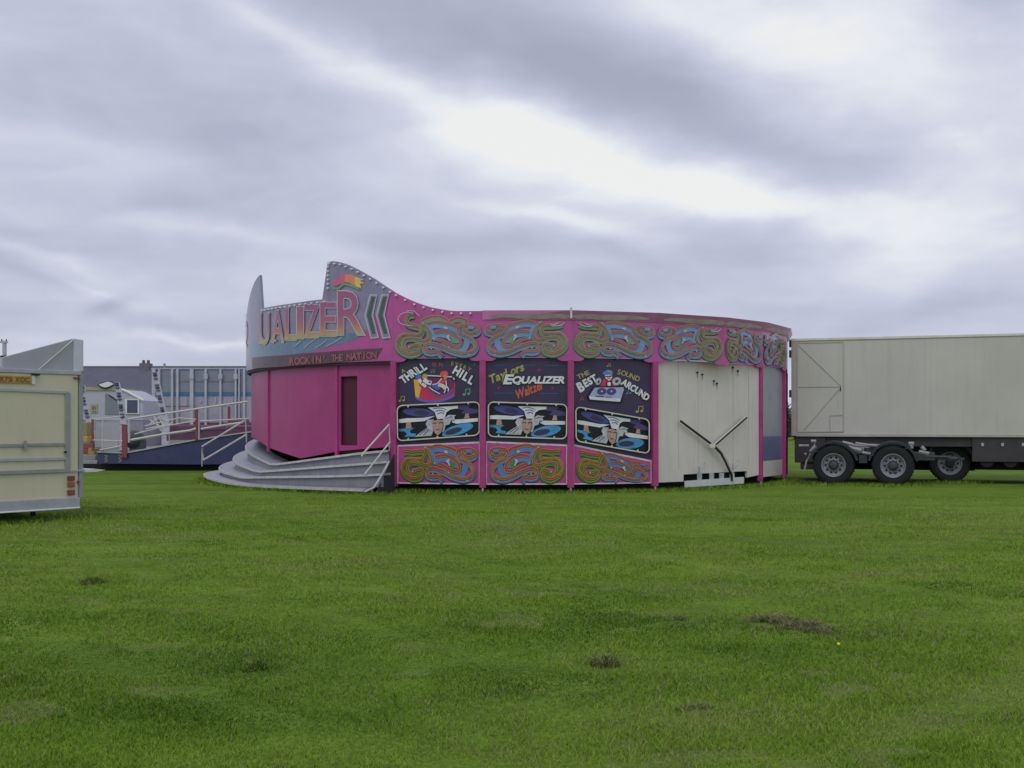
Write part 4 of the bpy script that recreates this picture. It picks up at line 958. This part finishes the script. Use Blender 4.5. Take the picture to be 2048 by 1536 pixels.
light_arm([(309,744),(314,770),(319,795),(325,822),(330,842)], 38.5, .16, 'white bulb studded arm at the left end of the panelled ride', 15)
# colourful base between trailer and platform
mb = MB(); Y = 37.5
for q, m_ in (((164,845,176,872),mat('base_olive', (120,112,70), .5)), ((164,872,178,884),mat('base_yellow', (158,130,60), .5)), ((166,886,192,898),mat('base_maroon', (110,64,66), .5)), ((168,898,180,908),mat('base_red', (132,50,60), .5)), ((180,896,193,909),mat('base_gold', (134,116,64), .5)), ((172,909,196,920),mat('base_grey', (122,118,126), .5)), ((165,920,200,928),mat('base_light', (130,128,130), .5)), ((160,927,210,938),DARK)):
    mb.box((W(q[0],0,Y).x, Y-(q[3]-845)*.003, max(0, W(0,q[3],Y).z)), (W(q[2],0,Y).x, Y+.7, W(0,q[1],Y).z), m_)
tag(mb.build('painted_ride_base', bevel=.02), 'small red and yellow painted ride base beside the catering trailer', 'ride base')

# ------------------------------------------------------------------ white kiosk
kY = 41.0; ki = empty('white_kiosk', (W(225,0,kY).x, kY, 0), 'white kiosk with sloping end and dark window behind the blue platform', 'kiosk')
K = lambda x, y, o=0: W(x, y, kY-o)
KW = mat('kiosk_white', (146, 148, 158), .45, var=.06); 
mb = MB(); mb.prism([K(130,778), K(243,779), K(251,782), K(286,801), K(286,840), K(130,840)], (0,-1,0), 2.4, KW); mb.prism([K(130,840,-.02), K(286,840,-.02), K(286,905,-.02), K(130,905,-.02)], (0,-1,0), 2.3, mat('kiosk_base', (118, 116, 124), .6)); mb.build('body', ki)
mb = MB(); mb.prism([K(128,773,.05), K(240,776,.05), K(240,781,.05), K(128,780,.05)], (0,-1,0), 2.5, mat('kiosk_eave', (138, 132, 104), .5)); mb.build('eave', ki)
mb = MB(); mb.tube([K(243,779,.03), K(252,782,.03), K(287,801,.03)], .05, mat('kiosk_edge', (190, 188, 186), .4), 6); mb.build('roof_edge', ki)
mb = MB(); mb.prism([K(250,798,.06), K(278,798,.06), K(278,828,.06), K(250,828,.06)], (0,-1,0), .05, mat('window_white', (186, 186, 190), .4)); wf = mb.build('window_frame', ki)
mb = MB(); mb.prism([K(254,800,.07), K(275,800,.07), K(275,826,.07), K(254,826,.07)], (0,-1,0), .03, mat('window_dark', (54, 60, 78), .12, coat=.6)); mb.build('window_pane', wf)
mb = MB(); mb.prism([K(210,788,.03), K(215,787,.03), K(243,806,.03), K(243,829,.03), K(210,829,.03)], (0,-1,0), .02, mat('kiosk_opening', (104, 108, 116), .6)); mb.build('open_hatch', ki)
mb = MB(); mb.prism([K(180,808,.03), K(195,808,.03), K(195,826,.03), K(180,826,.03)], (0,-1,0), .02, mat('notice_cream', (140, 134, 108), .6)); nb_ = mb.build('notice', ki)
mb = MB(); 
for q in ((184,812,188,820),(189,813,192,819),(184,822,192,824)): mb.prism([K(q[0],q[1],.035), K(q[2],q[1],.035), K(q[2],q[3],.035), K(q[0],q[3],.035)], (0,-1,0), .002, mat('notice_ink', (92, 88, 74), .6))
mb.build('notice_picture', nb_)
mb = MB(); mb.tube([K(218,790,.05), K(243,807,.05)], .02, DARK, 6); mb.build('hatch_stay', ki)
mb = MB(); O = [(197,769),(207,766),(215,763),(222,765),(227,768),(218,773),(210,775),(203,773)]
mb.prism([K(a, b_+.5, .1) for a, b_ in [(194,769),(207,763.5),(216,761),(224,763),(229,768),(219,775),(210,778),(201,775)]], (0,-1,0), .1, mat('sheet_dark_edge', (44, 46, 50), .7)); mb.prism([K(a, b_, .14) for a, b_ in O], (0,-1,0), .12, mat('folded_sheet_white', (208, 208, 206), .6))
tag(mb.build('folded_sheet'), 'folded white sheet lying on top of the white kiosk', 'sheet')

# ------------------------------------------------------------------ panelled ride behind (white posts, teal band)
pY = 47.0; pr = empty('panelled_ride', (W(400,0,pY).x, pY, 0), 'long ride wall of white posts and grey panels with a teal band, behind the platform', 'fairground ride')
Q = lambda x, y, o=0.: W(x, y, pY-o)
def pan(x0, x1, y0, y1, m, name, par=pr, o=0., t=.06):
    mb = MB(); mb.prism([Q(x0,y0,o), Q(x1,y0,o), Q(x1,y1,o), Q(x0,y1,o)], (0,-1,0), t, m); return mb.build(name, par)
PG = mat('panel_grey_green', (106, 114, 124), .4, var=.12); PT = mat('panel_teal', (62, 92, 116), .4); PL = mat('panel_pale', (138, 134, 146), .5, var=.18, vs=2.2, streak=.4); PP = mat('panel_pink_line', (128, 82, 104), .5); PW = mat('ride_post_white', (148, 149, 158), .45)
pan(305, 520, 738, 784, PG, 'upper_panel'); pan(305, 520, 784, 792, PT, 'teal_band', o=.02); pan(305, 520, 792, 845, PL, 'lower_panel'); pan(305, 520, 845, 880, MAR, 'base_panel'); pan(355, 471, 762, 763.5, PP, 'pink_line', o=.02)
pan(330, 390, 811.5, 813, PP, 'pink_line', o=.02); pan(302, 520, 735.5, 738.5, mat('ride_top_rail', (128, 140, 152), .4), 'top_rail', o=.05)
for x, wd in ((307,7),(318,4),(344,4.5),(354.5,4.5),(383,7),(411,4.5),(440.5,4),(471,3.5),(478,2.5),(488,4)): pan(x-wd/2, x+wd/2, 738, 850, PW, 'post', o=.12, t=.1)
for x in (383, 411, 440.5, 471): pan(x-4, x+4, 748, 758, PW, 'post_scroll', o=.15, t=.05)
for x, y0, y1 in ((372,796,812),(401,800,806),(431,795,806),(450,798,812),(464,796,808)): pan(x-1.2, x+1.2, y0, y1, WHT, 'light_strip', o=.05)
for x in (1038, ): pass

# ------------------------------------------------------------------ slate roofed building behind
SLT = mat('slate_roof', (86, 84, 98), .7, k=1.35, var=.14, vs=1.3, bump=.3, bs=14); HW = mat('rendered_wall', (128, 122, 122), .8, var=.12)
bY = 70.0; bd = empty('slate_roofed_building', (W(320,0,bY).x, bY, 0), 'long low building with dark slate roof and chimney behind the rides', 'building')
x0, x1 = W(-120, 0, bY).x, W(640, 0, bY).x; ze = W(0, 803, bY).z; zr = W(0, 734, bY+4).z
mb = MB(); mb.box((x0, bY+.3, 0), (x1, bY+8, ze), HW); mb.add([(x0,bY+.3,ze),(x0,bY+8,ze),(x0,bY+4.1,zr-.05)], [(0,1,2)], HW); mb.add([(x1,bY+.3,ze),(x1,bY+8,ze),(x1,bY+4.1,zr-.05)], [(0,1,2)], HW); mb.build('wall', bd)
mb = MB(); mb.prism([(x0-.2,bY,ze-.05),(x1+.2,bY,ze-.05),(x1+.2,bY+4.1,zr),(x0-.2,bY+4.1,zr)], Vector((0,-(zr-ze),4.1)).normalized(), .1, SLT); mb.prism([(x0-.2,bY+8.3,ze-.05),(x1+.2,bY+8.3,ze-.05),(x1+.2,bY+4.1,zr),(x0-.2,bY+4.1,zr)], Vector((0,(zr-ze),4.1)).normalized(), .1, SLT)
rf = mb.build('roof', bd)
mb = MB(); mb.tube([(x0-.2,bY+4.1,zr+.02),(x1+.2,bY+4.1,zr+.02)], .07, mat('ridge_tiles', (104, 100, 108), .7), 6); mb.build('ridge', rf)
mb = MB(); q = W(291, 726, bY+4); mb.box((q.x-.32, bY+3.7, zr-.4), (q.x+.32, bY+4.5, q.z-.02), mat('chimney_stone', (92, 88, 96), .8)); 
for s_ in (-.16, .16): mb.lathe([(.09, 0), (.11, .02), (.09, .22)], Matrix.Translation((q.x+s_, bY+4.1, q.z-.02)) @ Matrix.Rotation(R_(90), 4, 'X'), mat('chimney_pot', (72, 68, 74), .7), 10)
mb.build('chimney', rf)
mb = MB(); q = W(329, 727, bY+4); mb.tube([(q.x, bY+4, zr-.2), (q.x, bY+4, q.z)], .08, HW, 8); mb.build('vent_pipe', rf)
for x in (294, 236, 150):
    mb = MB(); a_ = W(x, 810, bY+.25); mb.box((a_.x-.45, bY+.22, a_.z-1.1), (a_.x+.45, bY+.3, a_.z), mat('house_window_frame', (160, 158, 160), .5)); f_ = mb.build('window_frame', bd)
    mb = MB(); mb.box((a_.x-.38, bY+.2, a_.z-1.03), (a_.x+.38, bY+.22, a_.z-.07), mat('house_glass', (50, 54, 62), .15)); mb.build('window_pane', f_)
# telegraph pole, far left
mb = MB(); q = W(9, 684, 48); mb.tube([(q.x, 48, 0), (q.x, 48, q.z+.05)], [.13, .09], mat('pole_wood_grey', (150, 150, 156), .8), 8)
po = tag(mb.build('telegraph_pole', smooth=True), 'grey telegraph pole with a crossarm rising behind the catering trailer', 'pole')
mb = MB(); mb.box((q.x-.35, 47.9, q.z-.05), (q.x+.15, 48.02, q.z+.03), MATS['pole_wood_grey']); mb.build('crossarm', po)
mb = MB(); 
for s_ in (-.3, -.1, .1): mb.tube([(q.x+s_, 47.96, q.z+.03), (q.x+s_, 47.96, q.z+.12)], .025, DARK, 6)
mb.box((q.x-.1, 47.8, q.z-1.0), (q.x+.1, 48.0, q.z-.6), DARK); mb.build('insulator', po)

# ------------------------------------------------------------------ ground, hills
def nodes_ground():
    m = bpy.data.materials.new('grass_ground'); m.use_nodes = True; t = m.node_tree; b = t.nodes['Principled BSDF']; b.inputs['Roughness'].default_value = .9; b.inputs['Specular IOR Level'].default_value = .05
    o = t.nodes.new('ShaderNodeTexCoord')
    def nz(s, d, sc=(1,1,1), r=.6, rot=0):
        mp = t.nodes.new('ShaderNodeMapping'); mp.inputs['Scale'].default_value = sc; mp.inputs['Rotation'].default_value = (0, 0, rot); t.links.new(o.outputs['Object'], mp.inputs[0])
        n = t.nodes.new('ShaderNodeTexNoise'); n.inputs['Scale'].default_value = s; n.inputs['Detail'].default_value = d; n.inputs['Roughness'].default_value = r; t.links.new(mp.outputs[0], n.inputs['Vector']); return n.outputs[0]
    def ramp_(f, stops):
        r = t.nodes.new('ShaderNodeValToRGB'); t.links.new(f, r.inputs[0]); e = r.color_ramp
        e.elements[0].position, e.elements[0].color = stops[0][0], stops[0][1]+(1,); e.elements[1].position, e.elements[1].color = stops[-1][0], stops[-1][1]+(1,)
        for p_, c in stops[1:-1]: q = e.elements.new(p_); q.color = c+(1,)
        return r.outputs[0]
    def mix(f, a, c, bt='MIX'):
        x = t.nodes.new('ShaderNodeMix'); x.data_type = 'RGBA'; x.blend_type = bt
        for i_, v in ((0, f), (6, a), (7, c)):
            if isinstance(v, (float, int)): x.inputs[i_].default_value = v
            elif isinstance(v, tuple): x.inputs[i_].default_value = v+((1,) if len(v) == 3 else ())
            else: t.links.new(v, x.inputs[i_])
        return x.outputs[2]
    big = ramp_(nz(.16, 5, (1, 1.8, 1), .6, .15), [(.3, GA), (.5, GB), (.7, GC)])
    fine = ramp_(nz(26, 5, (1, 1, 1), .75), [(.25, (.45,.45,.42)), (.5, (1,1,1)), (.8, (1.6,1.55,1.4))])
    mid = ramp_(nz(2.2, 5, (1, 1.3, 1), .7), [(.3, (.68,.72,.7)), (.55, (1,1,1)), (.8, (1.3,1.2,1.15))])
    c = mix(1.0, mix(1.0, big, fine, 'MULTIPLY'), mid, 'MULTIPLY')
    row = ramp_(nz(.55, 3, (.22, 2.0, 1), .5, -.22), [(.35, (.82,.86,.84)), (.62, (1.16,1.12,1.1))]); c = mix(.8, c, row, 'MULTIPLY')
    br_ = t.nodes.new('ShaderNodeMapRange'); t.links.new(nz(1.1, 7, (1, 1.5, 1), .75), br_.inputs[0]); br_.inputs[1].default_value = .62; br_.inputs[2].default_value = .74; br_.inputs[4].default_value = .55
    c = mix(br_.outputs[0], c, (.11, .10, .055)); t.links.new(c, b.inputs['Base Color'])
    bp = t.nodes.new('ShaderNodeBump'); bp.inputs['Strength'].default_value = .5; bp.inputs['Distance'].default_value = .05; t.links.new(nz(14, 6, (1,1,1), .7), bp.inputs['Height']); t.links.new(bp.outputs[0], b.inputs['Normal'])
    return m
GA, GB, GC = (.105, .190, .020), (.150, .245, .030), (.185, .280, .044)
GM = nodes_ground()
# one sheet, finely divided near the camera, with soft unevenness
def gz(x, y):
    return .03*np.sin(x*.55+1.3)*np.sin(y*.42) + .018*np.sin(x*1.3+y*.9) + .012*np.sin(y*2.1-x*.7)
gx = np.concatenate([[-2500,-900,-300,-120,-60,-35], np.arange(-24, 24.1, .4), [35,60,120,300,900,2500]])
gy = np.concatenate([[-600,-100,-20,-5], np.arange(0, 24.1, .4), [26,28,30,33,36,40,60,90,150,300,700,1500,3500]])
XX, YY = np.meshgrid(gx, gy); fade = np.clip((24-YY)/4, 0, 1)*np.clip((24-abs(XX))/4, 0, 1)*np.clip((YY+3)/3, 0, 1)
ZZ = gz(XX, YY)*fade
def ground_z(x, y): return gz(x, y)*np.clip((24-y)/4, 0, 1)*np.clip((24-abs(x))/4, 0, 1)
me = bpy.data.meshes.new('ground'); nx_, ny_ = len(gx), len(gy)
me.from_pydata(np.stack([XX, YY, ZZ], -1).reshape(-1, 3).tolist(), [], [(j*nx_+i, j*nx_+i+1, (j+1)*nx_+i+1, (j+1)*nx_+i) for j in range(ny_-1) for i in range(nx_-1)])
me.materials.append(GM); me.polygons.foreach_set('use_smooth', [True]*len(me.polygons)); g_ = bpy.data.objects.new('ground', me); COL.objects.link(g_); tag(g_, kind='structure')
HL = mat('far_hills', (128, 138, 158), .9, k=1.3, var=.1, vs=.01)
mb = MB(); P = []; n = 120
for j in range(n+1):
    a = R_(-60+120*j/n); r = 1800; h = 14+9*math.sin(j*.23)+5*math.sin(j*.71+1)+3*math.sin(j*1.7); P.append((r*math.sin(a), r*math.cos(a), h))
vs = []
for x, y, h in P: vs += [(x, y, -1), (x*1.02, y*1.02, h), (x*1.15, y*1.15, h*.9), (x*1.2, y*1.2, -1)]
mb.add(vs, [(4*i+j, 4*i+4+j, 4*i+5+j, 4*i+1+j) for i in range(n) for j in range(3)], HL); tag(mb.build('hills', smooth=True), kind='structure')

# bushes beyond the field, seen between ride and trailer
LF = [mat('leaf_dark', (52, 62, 46), .8, k=1.4, var=.2), mat('leaf_mid', (72, 80, 64), .8, k=1.4, var=.2), mat('leaf_grey', (92, 98, 88), .8, k=1.4, var=.2)]
def bush(px_, Y, hw, ht, label, seed, n=1500):
    c = W(px_, 0, Y); c.z = 0; r_ = np.random.default_rng(seed); o = empty('bush', tuple(c), label, 'bush', 'bushes beyond the field')
    mb = MB()
    for j in range(5):
        a = r_.uniform(0, 6.28); mb.tube([c, c+Vector((.3*math.cos(a), .3*math.sin(a), ht*.3)), c+Vector((hw*.5*math.cos(a), hw*.5*math.sin(a), ht*.65))], [.09, .06, .02], mat('bush_stem', (70, 62, 52), .9), 5)
    mb.build('stem', o)
    lobes = [(r_.uniform(-.7,.7)*hw, r_.uniform(-.5,.5)*hw, r_.uniform(.3,.75)*ht, r_.uniform(.3,.5)) for _ in range(9)]
    mb = MB()
    for j in range(n):
        lx, ly, lz, lr = lobes[r_.integers(9)]; d = r_.normal(size=3); d /= np.linalg.norm(d); rr = lr*r_.uniform(.6, 1.05)
        q = np.array([c.x+lx+d[0]*rr*hw, c.y+ly+d[1]*rr*hw, max(.1, lz+d[2]*rr*ht*.6)]); u = r_.normal(size=3); u /= np.linalg.norm(u); v = np.cross(u, r_.normal(size=3)); v /= np.linalg.norm(v); s_ = r_.uniform(.08, .2)
        mb.add([q-u*s_, q+v*s_*.6, q+u*s_, q-v*s_*.6], [(0,1,2,3)], LF[r_.integers(3)])
    mb.build('foliage', o, fix=False)
bush(1558, 100, 2.6, 4.0, 'taller dark bush beside the grey end of the waltzer', 3)
bush(1590, 104, 2.6, 2.7, 'lower grey green bush just left of the cream box trailer', 4)
bush(1650, 108, 3.0, 2.9, 'grey green bush hidden behind the box trailer wheels', 5); bush(1500, 108, 3.0, 3.2, 'bush far behind the cream end wall of the waltzer', 6)
mb = MB(); r_ = np.random.default_rng(11)
for j in range(9000):
    x = r_.uniform(-30, 130); y = 128+r_.uniform(-2, 2); z = abs(r_.normal())*1.0*(1+.3*math.sin(x*.3)); u = r_.normal(size=3)*.3; v = r_.normal(size=3)*.3; q = np.array([x, y, z+.1])
    mb.add([q-u, q+v, q+u, q-v], [(0,1,2,3)], LF[r_.integers(3)])
tag(mb.build('hedge', fix=False), 'low dark hedge along the far edge of the field', 'hedge', kind='stuff')

# ------------------------------------------------------------------ turf: real blades in the part of the field nearest the camera
BLM = bpy.data.materials.new('grass_blades'); BLM.use_nodes = True; t = BLM.node_tree; b = t.nodes['Principled BSDF']; b.inputs['Roughness'].default_value = .8; b.inputs['Specular IOR Level'].default_value = .08
at = t.nodes.new('ShaderNodeAttribute'); at.attribute_name = 'tone'
cr = t.nodes.new('ShaderNodeValToRGB'); t.links.new(at.outputs['Fac'], cr.inputs[0]); t.links.new(cr.outputs[0], b.inputs['Base Color'])
ce = cr.color_ramp; ce.elements[0].position = 0; ce.elements[0].color = (.070, .145, .012, 1); ce.elements[1].position = 1; ce.elements[1].color = (.30, .27, .15, 1)
for p_, c in ((.35, (.155, .270, .024, 1)), (.7, (.235, .365, .042, 1)), (.9, (.31, .38, .085, 1))): e = ce.elements.new(p_); e.color = c
def blades(name, x, y, h, wd, tone, lean=.5, z=None):
    n = len(x); z = ground_z(x, y) if z is None else z; a = rng.uniform(0, 2*np.pi, n); l = rng.uniform(.1, lean, n)*h; b_ = rng.uniform(0, 2*np.pi, n)
    P0 = np.stack([x-np.cos(a)*wd, y-np.sin(a)*wd, z-.005], 1); P1 = np.stack([x+np.cos(a)*wd, y+np.sin(a)*wd, z-.005], 1); P2 = np.stack([x+np.cos(b_)*l, y+np.sin(b_)*l, z+h], 1)
    me = bpy.data.meshes.new(name); me.vertices.add(3*n); me.vertices.foreach_set('co', np.stack([P0, P1, P2], 1).reshape(-1).astype('f'))
    me.loops.add(3*n); me.loops.foreach_set('vertex_index', np.arange(3*n, dtype='i')); me.polygons.add(n); me.polygons.foreach_set('loop_start', np.arange(0, 3*n, 3, dtype='i'))
    try: me.polygons.foreach_set('loop_total', np.full(n, 3, 'i'))
    except Exception: pass
    at_ = me.attributes.new('tone', 'FLOAT', 'POINT'); at_.data.foreach_set('value', np.repeat(tone, 3).astype('f'))
    me.materials.append(BLM); me.update(); me.validate(); o = bpy.data.objects.new(name, me); COL.objects.link(o); return o
def pnoise(x, y, s, seed):
    r = np.random.default_rng(seed); g = r.random((64, 64)); u, v = x*s, y*s; i, j = np.floor(u).astype(int), np.floor(v).astype(int); fu, fv = u-i, v-j; fu = fu*fu*(3-2*fu); fv = fv*fv*(3-2*fv)
    G = lambda a, c: g[a % 64, c % 64]
    return (G(i,j)*(1-fu)+G(i+1,j)*fu)*(1-fv)+(G(i,j+1)*(1-fu)+G(i+1,j+1)*fu)*fv
NB = 520000; u = rng.random(NB); yy = 4.2*(24/4.2)**(u**.95); xx = (rng.random(NB)*2-1)*(yy*.5+.6)
cl = .5*pnoise(xx, yy*1.4, 1.1, 1)+.3*pnoise(xx, yy, 4, 2)+.2*pnoise(xx, yy, 11, 3)
keep = rng.random(NB) < (.35+cl*1.1)*np.clip((24-yy)/9, 0, 1)**.7; xx, yy, cl = xx[keep], yy[keep], cl[keep]
hh = (.009+.017*cl)*rng.uniform(.6, 1.5, len(xx)); tone = np.clip(.18+.5*pnoise(xx, yy*1.6, .5, 4)*1.0+.25*(pnoise(xx, yy, 3, 5)-.5)+rng.normal(0, .16, len(xx)), 0, .93)
# wheel tracks and mowing rows pressed into the turf
def track(a, b, wd, amt, pale=0.):
    global tone, hh
    A_, B_ = Gd(*a), Gd(*b); d = np.array([B_.x-A_.x, B_.y-A_.y]); Ln = np.hypot(*d); d /= Ln
    t_ = (xx-A_.x)*d[0]+(yy-A_.y)*d[1]; q_ = abs(-(xx-A_.x)*d[1]+(yy-A_.y)*d[0]+.12*np.sin(t_*.8)); m_ = np.exp(-(q_/wd)**2)*((t_ > -1) & (t_ < Ln+1))*(.45+.9*pnoise(xx, yy, 1.7, 21))
    tone = tone-2.8*amt*m_+1.8*pale*m_; hh = hh*(1-.55*m_)
for a_, b_, wd, am, pa in (((560,1035),(1260,1175),.14,.30,0), ((520,1060),(1100,1185),.10,.22,0), ((1050,1300),(1960,1085),.12,.12,0), ((1250,1100),(1990,1210),.16,.05,.22), ((1640,1536),(2040,1330),.16,0,.3), ((200,1110),(980,1330),.2,.12,0), ((60,1260),(760,1500),.2,.10,0), ((1300,1060),(2000,1130),.12,.18,0), ((100,1085),(900,1100),.25,.14,0)):
    track(a_, b_, wd, am, pa)
row = np.sin((yy*.96+xx*.28)*2*np.pi/1.15+1.2*pnoise(xx, yy, .6, 31)*2); tone = tone+.07*row+.22*np.clip((yy-5.5)/9, 0, 1)-.04; tone = tone+.42*(pnoise(xx, yy*1.2, 1.3, 12)-.5)+.2*(pnoise(xx, yy, .35, 13)-.5); tone = np.clip(tone, 0, .95)  # tone also rises with distance, painting in the lit blade tips
bare = (pnoise(xx, yy*1.3, 1.6, 14)*.6+pnoise(xx, yy, 5.5, 15)*.4) > .70; tone[bare & (rng.random(len(xx)) < .75)] = .97; hh[bare] *= .6
dry = rng.random(len(xx)) < .02+.30*np.clip(pnoise(xx, yy*1.5, .45, 41)*.6+pnoise(xx, yy, 2.1, 42)*.5-.42, 0, 1); tone[dry] = 1.0
for (ex, ey, n_, sp) in [(C0.x+7.72*math.sin(a), C0.y-7.72*math.cos(a), 60, .16) for a in np.linspace(-R_(22), R_(75), 70)]+[(C0.x+8.8*math.sin(a), C0.y-8.8*math.cos(a), 50, .12) for a in np.linspace(-R_(80), -R_(20), 50)]+[(8.2, 27.6, 500, .45), (9.4, 27.2, 500, .45), (11.5, 28.6, 400, .4)]+[(BR_x, BR_y, 90, .25) for BR_x, BR_y in zip(np.linspace(-8.6, -7.1, 8), np.linspace(16.2, 18, 8))]:
    xx = np.append(xx, ex+rng.normal(0, sp, n_)); yy = np.append(yy, ey+rng.normal(0, sp*.6, n_)); hh = np.append(hh, rng.uniform(.03, .11, n_)); tone = np.append(tone, rng.uniform(.2, .8, n_))
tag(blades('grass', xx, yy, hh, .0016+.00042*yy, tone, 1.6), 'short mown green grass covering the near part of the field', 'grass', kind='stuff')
def clump(px_, py, rx, ry, n, h, label, dark=0., rot=0.):
    c = Gd(px_, py); a = rng.uniform(0, 2*np.pi, n); r = np.sqrt(rng.random(n)); x = np.cos(a)*r*rx; y = np.sin(a)*r*ry; x, y = c.x+x*np.cos(rot)-y*np.sin(rot), c.y+x*np.sin(rot)+y*np.cos(rot); ok = pnoise(x+3, y+3, 7, 19)+.25*rng.random(n) > .35+.45*r*r; x, y, r = x[ok], y[ok], r[ok]; n = len(x); lump = (1-r**2)*h*(.5+pnoise(x*1., y*1., 9, 9))
    o = blades('clippings_clump', x, y, rng.uniform(.008, .035, n), .004, np.where(rng.random(n) < .2+dark, .05, 1.0), 3.0, z=ground_z(x, y)+lump*rng.uniform(.3, 1, n)); 
    tag(o, label, 'clippings', 'clumps of dry grass clippings on the field')
clump(1580, 1243, .60, .17, 8500, .05, 'largest patch of dry brown clippings, on the right of the field', .1, -1.0)
clump(1208, 1340, .11, .10, 1000, .06, 'small dark clump of clippings at the centre of the foreground', .35)
clump(1400, 1428, .13, .09, 900, .035, 'small brown clump of clippings near the bottom, right of centre', .2)
clump(514, 1336, .10, .09, 800, .05, 'small dark clump of clippings left of centre', .6)
clump(186, 1168, .12, .14, 700, .05, 'dark tuft of clippings near the left edge of the field', .6)
clump(1372, 1232, .10, .1, 500, .03, 'little brown clump left of the largest patch of clippings', .2)
clump(1580, 965, .55, .5, 2500, .06, 'dark scatter of clippings between waltzer and dolly wheels', .5)
DAN = mat('dandelion_yellow', (232, 200, 40), .6, k=1.5); mb = MB(); q = Gd(1677, 1298); mb.tube([(q.x, q.y, -.02), (q.x, q.y, .03)], .002, LF[1], 5); mb.lathe([(.001, -.006), (.009, -.005), (.011, 0), (.006, .005)], Matrix.Translation((q.x, q.y, .035)) @ Matrix.Rotation(R_(-60), 4, 'X'), DAN, 12)
tag(mb.build('dandelion', smooth=True), 'single yellow dandelion flower on the grass at right', 'flower')
